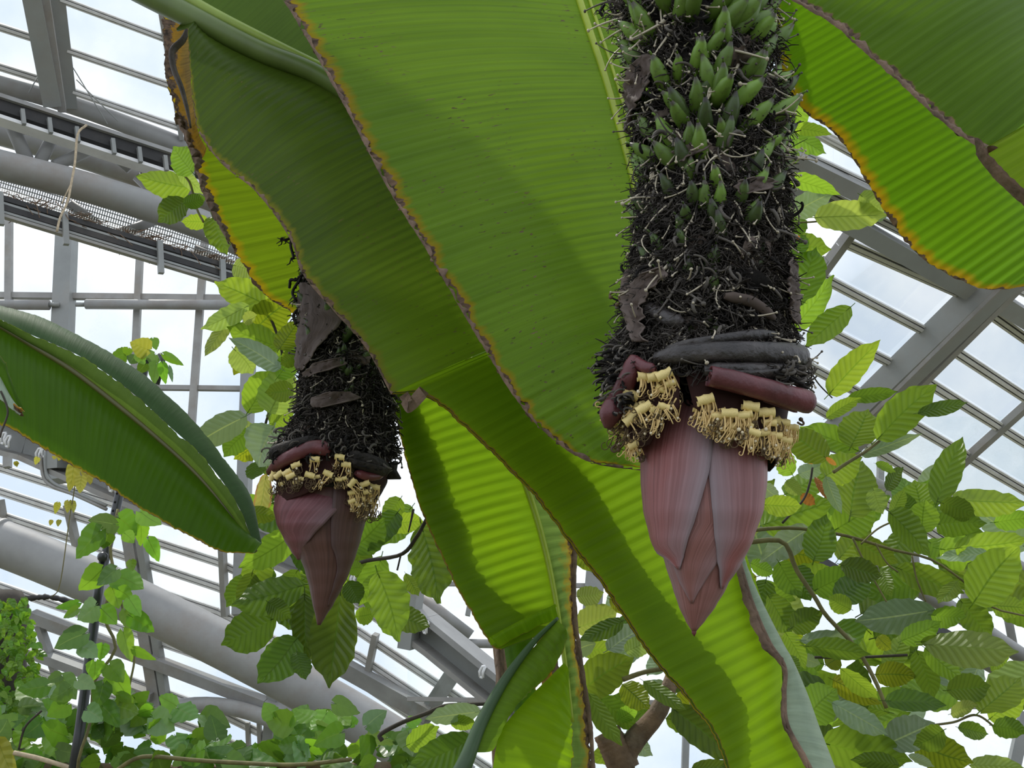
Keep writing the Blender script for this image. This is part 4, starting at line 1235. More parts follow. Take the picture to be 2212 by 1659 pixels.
def hair_mb(mb, p, d, ln, r, w):
    q = p + d * ln * 0.5 + Vector((r.uniform(-1, 1), r.uniform(-1, 1), r.uniform(-1, 1))) * ln * 0.35
    e = q + (d + Vector((r.uniform(-1, 1), r.uniform(-1, 1), r.uniform(-1.4, .6)))).normalized() * ln * 0.5
    mb.tube([p, q, e], [w, w * 0.9, w * 0.5], 3, cap=False)

def bunch(root, ax, v0, v1, seed, nfruit, fruit_px, style_px, green_until, nst=300, nfuzz=5000, ncr=18, dark=False, vis=(-1.9, 1.9), stalk=True):
    r = random.Random(seed)
    # dark core with its withered relief
    mb = MB()
    nr, ns = 90, 56
    vs, fs, uv = [], [], []
    for i in range(nr + 1):
        v = v0 + (v1 - v0) * i / nr
        for j in range(ns):
            phi = 2 * math.pi * j / ns
            p, d = ax.point(v, phi, 0.80 + 0.16 * noise.noise(Vector((math.sin(phi) * 3, math.cos(phi) * 3, v * 0.02 + seed))) + 0.10 * noise.noise(Vector((math.sin(phi) * 9, math.cos(phi) * 9, v * 0.06 + seed))) - (0.12 if v < green_until else 0))
            vs.append(p); uv.append((j / ns, i / nr))
    for i in range(nr):
        for j in range(ns):
            k = (j + 1) % ns
            fs.append((i * ns + j, i * ns + k, (i + 1) * ns + k, (i + 1) * ns + j))
    fs.append(tuple((nr) * ns + j for j in range(ns - 1, -1, -1)))
    fs.append(tuple(range(ns)))
    mb.add(vs, fs, uv)
    mb.build('fruit_stalk', M_BLACK, root)
    # fruit fingers in rows
    for q in range(nfruit):
        f = (q + r.random()) / nfruit
        v = v0 + (v1 - 40 - v0) * f ** 1.05
        phi = r.uniform(*vis)
        far = max(0, (v - green_until) / max(1, v1 - green_until))
        k0 = 0.67 - 0.10 * min(1, far * 2)
        p, d = ax.point(v, phi, k0)
        tang = Vector((math.cos(phi), math.sin(phi), 0))
        dirv = d * r.uniform(0.55, 0.85) + Vector((0, 0, 1)) * r.uniform(0.35, 0.75) + tang * r.uniform(-.28, .45)
        s = fruit_px * ax.px(v) * r.uniform(0.8, 1.12) * (1 - 0.4 * far)
        me = r.choice(FRUITS_D if (dark or r.random() < 0.25 + far * 2.2) else FRUITS)
        instance('banana', me, root, frame(p, dirv, Vector((0, 0, 1)), s, s, s))
    # dried styles and curled dead flowers over the fruit
    def spot(bias=1.0):
        v = v0 + (v1 - v0) * r.random() ** bias
        phi = r.uniform(-1.75, 1.75)
        return v, phi
    for q in range(nst):
        v, phi = spot(0.85)
        p, d = ax.point(v, phi, r.uniform(0.86, 0.97))
        dirv = d * r.uniform(0.0, 0.38) + Vector((r.uniform(-.7, .7), r.uniform(-.2, .2), r.uniform(-1.2, 0.0)))
        s = style_px * ax.px(v) * r.uniform(0.55, 1.35)
        pale = r.random() < (0.25 if dark else 0.62)
        instance('dried_style', r.choice(STYLES if pale else STYLES_G), root, frame(p, dirv, d, s, s, s))
    for q in range(int(nst * 0.85)):
        v, phi = spot(0.5)
        p, d = ax.point(v, phi, r.uniform(0.86, 0.95))
        dirv = d * r.uniform(0.0, 0.6) + Vector((r.uniform(-.8, .8), r.uniform(-.3, .3), r.uniform(-1.0, 0.6)))
        s = style_px * 0.52 * ax.px(v) * r.uniform(0.6, 1.3)
        instance('dried_flower', r.choice(CURLS), root, frame(p, dirv, d, s, s, s))
    # withered bracts
    for q in range(ncr):
        v = v0 + (v1 - v0) * ((q + r.random()) / ncr) ** 0.75
        phi = r.uniform(-1.5, 1.5)
        p, d = ax.point(v, phi, r.uniform(0.86, 0.95))
        dirv = Vector((r.uniform(-1.0, 1.0), r.uniform(-.3, .3), -r.uniform(0.2, 1.0)))
        s = fruit_px * ax.px(v) * r.uniform(0.45, 0.95)
        instance('dried_bract', r.choice(CRUMPS), root, frame(p, dirv - d * dirv.dot(d), d, s * r.uniform(0.35, 0.6), s, s * 0.5))
    # the rest of the dried styles, past what could be picked apart
    sm = MB()
    for q in range(nst if dark else int(nst * 2.2)):
        v, phi = spot(0.9)
        p, d = ax.point(v, phi, r.uniform(0.84, 0.97))
        dd = (d * r.uniform(-0.1, 0.3) + Vector((r.uniform(-.7, .7), r.uniform(-.2, .2), r.uniform(-1.2, 0.1)))).normalized()
        ln = style_px * ax.px(v) * r.uniform(0.4, 1.2)
        tw = Vector((r.uniform(-1, 1), r.uniform(-.5, .5), r.uniform(-1, 1))) * r.choice((0.15, 0.3, 0.6))
        pts = []
        for i in range(6):
            pts.append(p.copy())
            p = p + dd * ln / 5
            dd = (dd + tw).normalized()
        pale = 0 if r.random() < (0.2 if dark else 0.5) else 1
        sm.tube(pts, [1.5 * ax.px(v) * (1.5 - 0.12 * i) for i in range(6)], 4, mi=pale)
        sm.blob(pts[-1], 3.0 * ax.px(v), 1, mi=pale)
    tag(sm.build('dried_styles', [M_STYLE, M_STYLE_G], root), kind='stuff')
    # fibres, far too many to count
    fz = MB()
    for q in range(nfuzz):
        v = v0 + (v1 - v0) * r.random() ** 0.75
        phi = r.uniform(-1.9, 1.9)
        if v < green_until and noise.noise(Vector((phi * 2.2, v * 0.017, seed))) < 0.0 and r.random() < 0.88: continue
        p, d = ax.point(v, phi, r.uniform(0.84, 0.985))
        hair_mb(fz, p, d * r.uniform(-0.1, 0.45) + Vector((r.uniform(-1, 1), r.uniform(-.5, .5), r.uniform(-1, .5))), style_px * 0.38 * ax.px(v) * r.uniform(0.4, 1.5), r, r.uniform(0.9, 2.2) * ax.px(v))
    tag(fz.build('dry_fibres', M_FUZZ, root), kind='stuff')

# --- the right-hand bunch, nearest to the camera
YB = 1.5
AX1 = Axis([(-220, 1470, 168), (0, 1492, 172), (110, 1514, 172), (250, 1532, 166), (400, 1536, 160), (520, 1534, 166), (600, 1528, 174), (690, 1524, 178), (745, 1520, 196), (800, 1516, 212), (860, 1516, 205), (930, 1518, 185), (990, 1520, 160)], YB)
B1 = tag(thing('banana_bunch', P(1530, 400, YB), 'nearer and larger bunch of small green bananas, black with dried flowers, purple bud below', 'banana bunch'))
bunch(B1, AX1, -200, 800, 1, 235, 96, 66, 400, nst=300, nfuzz=22000, ncr=80)
# black shrivelled bracts around the base of the bunch
def S1(u, v, k=1.0): return AX1.surf(u, v, k)[0]
roll(B1, [S1(1415, 775, .98), S1(1500, 766, 1.0), S1(1600, 764, 1.0), S1(1690, 768, 1.0), S1(1722, 776, .99)], 0.019, 1.3, M_BLKROLL, taper=(0.9, 1.1))
roll(B1, [S1(1440, 756, .95), S1(1510, 742, .96), S1(1590, 728, .97), S1(1650, 722, .96)], 0.011, 1.2, M_BLKROLL, phase=1.0)
roll(B1, [S1(1520, 798, .95), S1(1600, 800, .97), S1(1690, 796, .98)], 0.017, 1.2, M_BLKROLL, phase=2.0)
roll(B1, [S1(1375, 655, .93), S1(1440, 690, .96), S1(1480, 700, .94)], 0.013, 1.1, M_BLKROLL, phase=0.6)
roll(B1, [S1(1345, 585, 1.0), S1(1350, 650, 1.0), S1(1368, 720, 1.0)], 0.012, 1.1, M_DRYB, phase=0.6)
roll(B1, [S1(1560, 640, 1.0), S1(1610, 655, 1.0), S1(1650, 690, 1.0)], 0.010, 1.1, M_DRYB, phase=0.3)
for rows in ([(118, 1384, 1420), (160, 1358, 1408), (215, 1344, 1384), (262, 1340, 1362), (290, 1345, 1352)], [(575, 1430, 1440), (592, 1385, 1446), (612, 1362, 1426), (650, 1352, 1392), (700, 1358, 1388), (738, 1372, 1400)],
             [(382, 1610, 1630), (392, 1585, 1655), (404, 1580, 1640), (420, 1588, 1594)], [(296, 1500, 1512), (312, 1474, 1536), (330, 1466, 1510), (348, 1470, 1476)], [(556, 1680, 1690), (590, 1668, 1702), (640, 1676, 1702), (700, 1692, 1698)]):
    bract(B1, AX1, rows, 1.03, M_SHEET, name='dried_bract', n=30, m=14, bulge=0.03, crinkle=0.07)
# maroon bracts rolled back over the flowers
roll(B1, [P(1532, 815, YB - 0.15), P(1590, 828, YB - 0.145), P(1650, 845, YB - 0.13), P(1705, 861, YB - 0.11), P(1745, 872, YB - 0.09)], 0.0215, 1.5, M_MAROON, taper=(0.95, 1.15), phase=4.4, inner=0.35, ends=(1.0, 0.95))
roll(B1, [S1(1368, 772, 1.0), S1(1352, 815, 1.0), S1(1330, 860, 1.0), P(1318, 890, YB - 0.06), P(1312, 925, YB - 0.05)], 0.019, 1.3, M_MAROON, phase=0.2, taper=(0.8, 1.1), ends=(0.7, 0.3))
roll(B1, [S1(1366, 780, 1.0), S1(1390, 794, 1.0), S1(1418, 800, .98)], 0.010, 1.1, M_MAROON, phase=0.5)
# inner faces of the two open bracts behind the flowers
AXI = Axis([(800, 1516, 195), (860, 1516, 196), (930, 1516, 186), (990, 1518, 168), (1025, 1520, 150)], YB)
bract(B1, AXI, [(800, None, 1470), (880, None, 1470), (960, None, 1400), (985, None, 1350)], 0.93, M_INNER, name='open_bract')
bract(B1, AXI, [(800, 1480, None), (880, 1500, None), (960, 1600, None), (1018, 1680, None)], 0.93, M_INNER, name='open_bract')
# flowers
AXF = Axis([(780, 1516, 215), (850, 1516, 206), (930, 1516, 200), (1030, 1516, 180)], YB)
fr = random.Random(21)
def cz(x, y): return 1280 + x / 4.424, 740 + y / 4.424
for x, y, a in ((500, 330, 0), (690, 310, 25), (340, 500, -18), (210, 640, -80), (480, 630, 28), (345, 730, 40), (190, 745, 80), (600, 330, 10)):
    u, v = cz(x, y)
    flower(B1, AXF.surf(u, v, 0.97)[0], math.radians(a), 33 * AX1.px(v), None, fr)
for x, y, a in ((1075, 550, 15), (1270, 680, 0), (1435, 612, -10), (1560, 672, 0), (1712, 765, -8), (1830, 815, -5), (1465, 862, -18), (1640, 890, -8), (1740, 935, -14), (1880, 905, -25), (1590, 770, 0), (1380, 700, 5)):
    u, v = cz(x, y)
    flower(B1, AXF.surf(u, v, 0.95)[0], math.radians(a), (33 if y < 700 else 25) * AX1.px(v), None, fr)
for q in range(64):
    u, v = cz(fr.uniform(180, 800), 0)[0], 0
    x = (u - 1280) * 4.424
    v = cz(0, fr.uniform(380, 1020 - max(0, x - 380) * 1.0))[1]
    flower(B1, AXF.surf(u, v, fr.uniform(0.84, 0.95))[0], fr.uniform(-0.9, 0.6), 24 * AX1.px(v), None, fr, dark=fr.random() < 0.45, tepal=fr.random() < 0.35)
for q in range(95):
    x = fr.uniform(1020, 1920)
    lo = 560 + (x - 1020) * 0.30
    hi = 800 + (x - 1020) * 0.36
    u, v = cz(x, fr.uniform(lo, hi))
    flower(B1, AXF.surf(u, v, fr.uniform(0.80, 0.94))[0], fr.uniform(-0.5, 0.3), 25 * AX1.px(v), None, fr, dark=fr.random() < 0.16, tepal=fr.random() < 0.22)
# black curled leftovers at both sides of the base
for q in range(150):
    sd = fr.choice((-1, 1, -1))
    u = 1516 + sd * fr.uniform(150, 215)
    v = fr.uniform(745, 905) if sd < 0 else fr.uniform(780, 830)
    if sd > 0 : u = fr.uniform(1640, 1722)
    p, d = AX1.surf(u, v, fr.uniform(0.93, 1.0))
    s = 30 * AX1.px(v) * fr.uniform(0.7, 1.3)
    instance('dried_flower', fr.choice(CURLS), B1, frame(p, d * .6 + Vector((sd * .4, 0, fr.uniform(-.8, .3))), d, s, s, s))
for u0, v0_, pts in ((1345, 632, ((0, 0), (-18, -1), (-28, 4), (-26, 10))), (1347, 634, ((0, 0), (-10, 6), (-8, 18), (-14, 24))), (1722, 912, ((0, 0), (10, 6), (14, 2), (8, -6))), (1325, 905, ((0, 0), (-10, 8), (-12, 20), (-2, 22))),
                     (1330, 960, ((0, 0), (-8, 8), (-4, 16), (6, 12))), (1380, 985, ((0, 0), (2, 12), (10, 10), (10, 2)))):
    mb = MB()
    mb.tube(catmull([P(u0 + a, v0_ + b, YB - 0.03) for a, b in pts], 12), 0.0018, 5)
    mb.blob(P(u0 + pts[-1][0], v0_ + pts[-1][1], YB - 0.03), 0.004, 1)
    mb.build('dried_filament', M_FILD, B1)
# stray stalks beyond the silhouette at the top left of the bunch
for pts, w in ((((1300, -40), (1318, 10), (1330, 40), (1336, 70), (1338, 100)), 4), (((1306, 10), (1296, 24), (1302, 34)), 4), (((1330, 30), (1345, 36), (1362, 28)), 4), (((1352, 40), (1360, 70), (1362, 90)), 6)):
    mb = MB()
    A = catmull([P(u, v, YB + 0.02) for u, v in pts], 14)
    mb.tube(A, [w * 0.00075 * (1 + 0.5 * nz(i * 1.3, w)) for i in range(15)], 6)
    for q in range(7):
        p = A[fr.randrange(15)]
        hair_mb(mb, p, Vector((fr.uniform(-1, 1), 0, fr.uniform(-1, .4))), 0.02, fr, 0.0012)
    mb.build('withered_stalklet', M_BLACK, B1)

mb = MB()
mb.tube(catmull([P(u, v, YB) for u, v in ((1516, 770), (1516, 850), (1518, 930))], 12), [92 * AX1.px(800) * (1 + 0.08 * nz(i * 0.9, 3.0)) for i in range(13)], 24)
mb.build('bud_stalk', M_BLACK, B1)
for q in range(60):
    u, v = fr.uniform(1430, 1530), fr.uniform(785, 860)
    p, d = Axis([(700, 1516, 96), (1000, 1516, 96)], YB).surf(u, v, 1.0)
    s = 24 * AX1.px(v) * fr.uniform(0.6, 1.3)
    instance('dried_flower', fr.choice(CURLS), B1, frame(p, d * .4 + Vector((fr.uniform(-.5, .5), 0, -1)), d, s, s, s))
# the bud: overlapping ribbed bracts
AXB = Axis([(850, 1515, 88), (900, 1518, 112), (940, 1520, 125), (985, 1521, 132), (1040, 1521, 131), (1100, 1520, 125), (1160, 1517, 108), (1220, 1515, 84), (1270, 1511, 62), (1310, 1506, 42), (1340, 1502, 22), (1364, 1499, 3)], YB)
bud1 = bract(B1, AXB, [(900, None, None), (1200, None, None), (1364, None, None)], 0.90, M_BUD2, name='bud')
def subbract(*a, **k):
    o = bract(B1, *a, **k)
    o.parent = bud1
    return o
subbract(AXB, [(900, 1500, 1560), (1040, 1480, 1570), (1130, 1470, 1590), (1217, 1450, 1545), (1260, 1466, 1520), (1303, 1492, 1497)], 0.965, M_BUD2)
subbract(AXB, [(870, 1515, None), (930, 1522, None), (990, 1527, None), (1045, 1532, None), (1101, 1537, None), (1160, 1541, None), (1215, 1546, 1594), (1250, 1550, 1572), (1272, 1552, 1555)], 1.0, M_BUD)
subbract(AXB, [(850, None, 1545), (900, None, 1542), (960, None, 1538), (1020, None, 1531), (1080, None, 1515), (1130, None, 1500), (1180, None, 1482), (1205, 1432, 1475), (1230, 1462, 1466)], 1.03, M_BUD)
mb = MB()
mb.blob(P(1499, 1362, YB), 0.004, 1, squash=(1, 1, 2.2))
mb.build('bud_tip', M_MAROON, B1).parent = bud1

# --- the left-hand bunch, farther off
YL = 2.45
AX2 = Axis([(440, 742, 86), (560, 744, 92), (700, 748, 98), (800, 750, 102), (870, 748, 106), (930, 738, 118), (975, 726, 134), (1010, 724, 138), (1050, 716, 122), (1090, 710, 100)], YL)
B2 = tag(thing('banana_bunch', P(745, 800, YL), 'farther and smaller blackened banana bunch with a smooth purple bud, at left', 'banana bunch'))
bunch(B2, AX2, 460, 985, 2, 150, 52, 32, 760, nst=240, nfuzz=11000, ncr=34, dark=True)
def S2(u, v, k=1.0): return AX2.surf(u, v, k)[0]
def c2(x, y): return 540 + x / 6.144, 900 + y / 6.144
mb = MB()
mb.tube(catmull([P(u, v, YL) for u, v in ((726, 960), (722, 1010), (712, 1075))], 12), [88 * AX2.px(1000) * (1 + 0.08 * nz(i * 0.9, 3.0)) for i in range(13)], 24)
mb.build('bud_stalk', M_BLACK, B2)
for rows in ([(610, 662, 690), (650, 656, 715), (690, 655, 738), (720, 655, 720), (760, 654, 690), (800, 652, 668)], [(772, 735, 745), (785, 690, 750), (798, 676, 720), (814, 668, 674)], [(846, 720, 760), (858, 684, 778), (870, 686, 740), (880, 690, 696)]):
    bract(B2, AX2, rows, 1.03, M_SHEET, name='dried_bract', n=30, m=14, bulge=0.03, crinkle=0.07)
roll(B2, [S2(600, 985, 1.0), S2(638, 968, 1.0), S2(700, 950, .95)], 0.022, 1.2, M_BLACK, phase=1.0)
roll(B2, [S2(751, 985, .98), S2(800, 998, .98), S2(842, 1012, .96)], 0.028, 1.2, M_BLACK, phase=2.0)
roll(B2, [S2(592, 1020, 1.0), S2(638, 990, 1.03), S2(686, 968, 1.02), S2(714, 980, .98)], 0.022, 1.4, M_MAROON, phase=4.4, taper=(0.9, 1.1), ends=(0.7, 0.4))
roll(B2, [S2(768, 1022, .98), S2(798, 1030, 1.0), S2(830, 1028, .98)], 0.014, 1.4, M_MAROON, phase=4.4)
for q in range(150):
    u = fr.uniform(585, 860)
    v = fr.uniform(930, 985 + max(0, (u - 720)) * 0.25)
    p, d = AX2.surf(u, v, fr.uniform(0.96, 1.04))
    s = 20 * AX2.px(v) * fr.uniform(0.6, 1.3)
    instance('dried_flower', fr.choice(CURLS), B2, frame(p, d * .3 + Vector((fr.uniform(-.7, .7), 0, fr.uniform(-1, .2))), d, s, s, s))
mb = MB()
mb.tube([P(838, 1010, YL), P(848, 1026, YL), P(866, 1034, YL)], [0.03, 0.016, 0.002], 8)
mb.build('dried_bract', M_BLACK, B2)
AXI2 = Axis([(980, 722, 128), (1040, 718, 126), (1090, 706, 112), (1150, 700, 92)], YL)
bract(B2, AXI2, [(985, None, 760), (1040, None, 720), (1070, None, 660), (1090, None, 615)], 0.93, M_INNER, name='open_bract')
bract(B2, AXI2, [(985, 700, None), (1040, 740, None), (1100, 790, None)], 0.93, M_INNER, name='open_bract')
AXF2 = Axis([(960, 722, 140), (1020, 720, 138), (1080, 712, 125), (1150, 705, 120)], YL)
for x, y, a in ((890, 570, 0), (680, 645, 20), (580, 740, 32), (480, 770, 40), (1190, 540, -8), (1275, 640, -5), (1040, 760, -25), (830, 780, -15), (620, 790, 25), (390, 790, 65), (1545, 895, 20), (1690, 940, -10), (1590, 1000, 5), (1360, 880, 50)):
    u, v = c2(x, y)
    flower(B2, AXF2.surf(u, v, 0.99)[0], math.radians(a), 20 * AX2.px(v), None, fr, dark=fr.random() < 0.5)
for q in range(30):
    x = fr.uniform(320, 1330)
    u, v = c2(x, fr.uniform(700, 900) if x < 1100 else fr.uniform(600, 900))
    if x < 560: v = c2(0, fr.uniform(820, 1000))[1]
    flower(B2, AXF2.surf(u, v, fr.uniform(0.85, 0.96))[0], fr.uniform(-0.6, 0.6), 14 * AX2.px(v), None, fr, dark=fr.random() < 0.75, tepal=fr.random() < 0.3)
for q in range(40):
    x = fr.uniform(1350, 1720)
    u, v = c2(x, fr.uniform(960, 1150 + (x - 1350) * 0.7))
    flower(B2, AXF2.surf(u, v, fr.uniform(0.82, 0.95))[0], fr.uniform(-0.6, 0.4), 16 * AX2.px(v), None, fr, dark=v > 1105 or fr.random() < 0.3, tepal=fr.random() < 0.12)
for pts in (((655, 590), (640, 605), (628, 604), (625, 622)), ((650, 600), (632, 630), (640, 650)), ((652, 660), (634, 680), (640, 700)), ((655, 610), (660, 580), (650, 560)), ((632, 505), (628, 530), (634, 555), (628, 560)), ((630, 512), (618, 518), (606, 516))):
    mb = MB()
    A = catmull([P(u, v, YL - 0.05) for u, v in pts], 12)
    mb.tube(A, 0.004, 5)
    for q in range(10):
        hair_mb(mb, A[fr.randrange(13)], Vector((fr.uniform(-1, 1), 0, fr.uniform(-1, .4))), 0.02, fr, 0.0022)
    mb.build('withered_stalklet', M_BLACK, B2)
AXB2 = Axis([(1030, 705, 92), (1060, 703, 98), (1100, 701, 97), (1130, 700, 87), (1165, 702, 76), (1200, 706, 61), (1235, 706, 48), (1270, 704, 36), (1305, 698, 23), (1330, 693, 11), (1350, 689, 3)], YL)
bud2 = bract(B2, AXB2, [(1040, None, None), (1200, None, None), (1350, None, None)], 0.94, M_BUDLD, name='bud')
AXB3 = Axis([(1036, 690, 62), (1050, 690, 80), (1075, 692, 93), (1100, 694, 97), (1130, 696, 93), (1165, 690, 72), (1190, 672, 42), (1210, 650, 12)], YL)
o = bract(B2, AXB3, [(1038, 668, 716), (1044, 640, 738), (1056, 615, 752), (1070, None, 755), (1082, None, 748), (1098, None, 734), (1120, None, 711), (1146, None, 686), (1172, 621, 665), (1192, 633, 655), (1209, 643, 648)], 1.03, M_BUDL)
o.parent = bud2
o = bract(B2, AXB2, [(1050, 720, None), (1120, 715, None), (1180, 716, None), (1230, 730, None), (1290, 712, 722), (1310, 708, 712)], 1.0, M_BUDLD)
o.parent = bud2

# ------------------------------------------------------------------ broad-leaved trees, vines and hedge
LG = foliage_mat('leaf_bright', (0.255, 0.40, 0.05), (0.17, 0.30, 0.03), 0.64, 0.38, veins=10, contrast=0.42)
LD = foliage_mat('leaf_mid', (0.13, 0.225, 0.028), (0.10, 0.19, 0.02), 0.5, 0.36, veins=10)
LS_ = foliage_mat('leaf_upper_side', (0.27, 0.37, 0.23), (0.42, 0.52, 0.24), 0.35, 0.28, veins=10, contrast=0.15, spec=0.6, bump=0.12, line=0.35)
LY = foliage_mat('leaf_mottled_yellow', (0.30, 0.36, 0.025), (0.10, 0.18, 0.02), 0.6, 0.4, veins=11, contrast=0.8)
LP = foliage_mat('leaf_pale', (0.36, 0.47, 0.13), (0.24, 0.34, 0.07), 0.6, 0.4, veins=10, contrast=0.35)
LO = foliage_mat('leaf_orange_young', (0.55, 0.22, 0.07), (0.45, 0.18, 0.05), 0.55, 0.4, veins=9, contrast=0.2)
LE = foliage_mat('leaf_pink_edged', (0.50, 0.50, 0.16), (0.35, 0.40, 0.10), 0.55, 0.4, veins=9, contrast=0.2, edge=(0.62, 0.28, 0.14))
LV = foliage_mat('vine_leaf_bright', (0.20, 0.40, 0.040), (0.16, 0.30, 0.03), 0.55, 0.28, veins=4, contrast=0.10, spec=0.5, bump=0.06, line=0.25)
LVD = foliage_mat('vine_leaf_mid', (0.11, 0.235, 0.030), (0.14, 0.26, 0.04), 0.45, 0.28, veins=4, contrast=0.10, spec=0.5, bump=0.06, line=0.25)
LVS = foliage_mat('vine_leaf_sheen', (0.16, 0.29, 0.10), (0.22, 0.34, 0.12), 0.3, 0.25, veins=4, contrast=0.08, spec=0.6, bump=0.06, line=0.25)
LVY = foliage_mat('vine_leaf_yellow', (0.46, 0.44, 0.08), (0.34, 0.36, 0.05), 0.6, 0.4, veins=5, contrast=0.2)
LIV = foliage_mat('ivy_leaf_small', (0.16, 0.32, 0.035), (0.14, 0.26, 0.03), 0.5, 0.3, veins=3, contrast=0.15, spec=0.5)
KIND = {'G': LG, 'D': LD, 'S': LS_, 'Y': LY, 'P': LP, 'O': LO, 'E': LE, 'v': LV, 'd': LVD, 's': LVS, 'y': LVY, 'i': LIV}

def leaf_mesh(k, mat, heart=False):
    """one broad leaf, stalk at the origin and tip at y = 1, half width 0.5"""
    r = random.Random(40 + k)
    nt, nh = (18, 4) if not heart else (10, 3)
    fold, droop = r.uniform(0.12, 0.42), r.uniform(0.05, 0.30)
    twist = r.uniform(-.5, .5)
    wav, ph, side = r.uniform(0.025, 0.075), r.uniform(0, 6), r.uniform(-.06, .06)
    pw = r.uniform(0.75, 1.0)
    vs, uv, fs = [], [], []
    for i in range(nt + 1):
        t = i / nt
        if heart:
            w = (math.sin(math.pi * min(1, t ** 0.62 * 0.97 + 0.03)) ** 0.75) * (1 - 0.25 * t)
        else:
            w = math.sin(math.pi * min(1, t ** pw * 0.93 + 0.02 * (t > 0))) ** 0.72 * (1 - 0.15 * t)
            if t > 0.80: w *= (max(0, 1 - t) / 0.20) ** 0.75
        w = max(w, 0.012)
        for j in range(-nh, nh + 1):
            s = j / nh
            z = fold * abs(s) * w * 0.5 - droop * t * t + twist * s * w * 0.4 * t
            z += wav * math.sin(t * 2 * math.pi * 4.5 + ph + s) * abs(s) ** 1.5
            z += 0.012 * math.sin(2 * math.pi * 10 * (t - 0.2 * abs(s))) * min(1, abs(s) * 3) * (0 if heart else 1)
            y = t - 0.05 * abs(s) ** 2 * (1 - t)
            if heart: y = t - 0.16 * abs(s) ** 1.5 * (1 - t) ** 3
            x = s * w * 0.5 + side * math.sin(math.pi * t) + (0.018 * math.sin(t * 37 + j + ph) if abs(j) == nh else 0)
            vs.append((x, y, z)); uv.append((s * 0.5 + 0.5, t))
    c = 2 * nh + 1
    for i in range(nt):
        for j in range(c - 1):
            fs.append((i * c + j, i * c + j + 1, (i + 1) * c + j + 1, (i + 1) * c + j))
    m = MB()
    m.add([Vector(x) for x in vs], fs, uv)
    m.tube([Vector((0, -0.14, 0.03)), Vector((0, -0.05, 0.01)), Vector((side * .3, 0.06, -0.004))], [0.014, 0.014, 0.010], 5)
    return m.mesh('leaf', mat)

LEAFM = {}
def leaf_data(kind, r):
    heart = kind in 'vdsyi'
    nvar = 6
    k = r.randrange(nvar)
    if (kind, k) not in LEAFM:
        LEAFM[(kind, k)] = leaf_mesh(k + (50 if heart else 0), KIND[kind], heart)
    return LEAFM[(kind, k)]

def put_leaf(parent, a, b, w, kind, Y, r, roll=None, dy=None, name='leaf'):
    """leaf from stalk point a to tip b (picture points), w picture points broad, Y metres away"""
    dy = r.uniform(-0.5, 0.5) if dy is None else dy
    ln = math.hypot(b[0] - a[0], b[1] - a[1])
    A = P(a[0], a[1], Y)
    B = P(b[0], b[1], Y + dy * pxm(a[0], a[1], Y, ln))
    y = B - A
    vd = (CAM - (A + B) / 2).normalized()
    x = y.cross(vd).normalized()
    roll = r.uniform(-0.55, 0.55) if roll is None else roll
    z = x.cross(y).normalized()
    if r.random() < 0.5: z, x = -z, -x
    R = Matrix.Rotation(roll, 3, y.normalized())
    x, z = R @ x, R @ z
    W = pxm(a[0], a[1], Y, w) / max(0.5, math.cos(roll)) * 1.16
    L = y.length
    M = Matrix((x * W, y, z * (W * 0.6 + L * 0.4) * 0.55)).transposed().to_4x4()
    M = Matrix.Translation(A) @ M
    return instance(name, leaf_data(kind, r), parent, M)

def leaves(parent, text, off, sc, Y, spread, r, kinds_default='G'):
    for row in text.split(';'):
        q = row.split()
        if len(q) < 6: continue
        x0, y0, x1, y1, w = [float(t) / sc for t in q[:5]]
        a, b = (off[0] + x0, off[1] + y0), (off[0] + x1, off[1] + y1)
        put_leaf(parent, a, b, w, q[5], Y + r.uniform(-spread, spread), r)

def branch(parent, pts, w, Y, mat, name='branch', w1=None, n=24):
    A = catmull([P(u, v, Y if len(q) == 0 else q[0]) for u, v, *q in pts], n)
    m = MB()
    w1 = w1 or w
    m.tube(A, [((w + (w1 - w) * i / n) / 2) * (p - CAM).dot(FW) / F * (1 + 0.08 * nz(i * 0.7, w)) for i, p in enumerate(A)], 8)
    return m.build(name, mat, parent)

S3 = 2.962
r5 = random.Random(51)
TREE = tag(thing('leafy_tree', P(1800, 1300, 3.1), 'broad leaved tree with bright ribbed leaves filling the right side', 'tree'))
leaves(TREE, """200 320 330 -60 220 G;190 470 465 130 150 G;545 345 265 590 160 G;430 880 730 550 170 G;550 915 860 875 90 D;740 1170 1115 820 210 G;1000 1010 1320 940 90 D;
410 1040 620 910 80 G;560 1220 660 970 230 G;590 1250 230 1100 160 G;400 1300 150 1120 200 G;640 1280 1000 1150 80 S;555 1659 650 1300 260 G;1110 1580 1280 1150 170 G;
1230 1570 1665 1610 150 G;1010 1659 960 1440 200 G;400 1430 500 1659 80 S;0 1600 250 1610 130 G;390 1420 620 1300 190 G;790 1500 890 1360 90 D;720 1340 850 1390 50 G;
330 1430 430 1580 45 O;240 1300 330 1340 30 O;400 1300 470 1350 30 O;0 1480 100 1560 90 S;230 1400 390 1340 100 S;240 1540 330 1600 70 O;1140 1590 1340 1659 130 D;820 1659 900 1500 80 G;
180 1400 100 1250 130 G;480 1350 500 1480 160 G;700 1500 760 1659 120 P;150 1450 240 1540 90 P;950 1659 870 1520 100 G;1330 1640 1180 1659 100 D""", (1650, 550), S3, 2.9, 0.2, r5)
leaves(TREE, """650 770 840 600 190 G;728 820 950 850 85 G;680 850 930 990 110 G;670 1040 750 930 100 D;680 1140 1010 1230 110 G;690 1380 970 1230 150 S;870 1390 1320 1360 170 P;
1230 1380 1310 1390 70 S;1150 1250 1310 1350 130 P;660 1560 940 1610 170 G;660 1500 810 1400 130 G;690 1640 790 1470 130 G;735 1515 760 1525 24 O;690 800 720 815 24 O;640 650 700 560 90 D""", (1472, 0), S3, 2.7, 0.15, r5)
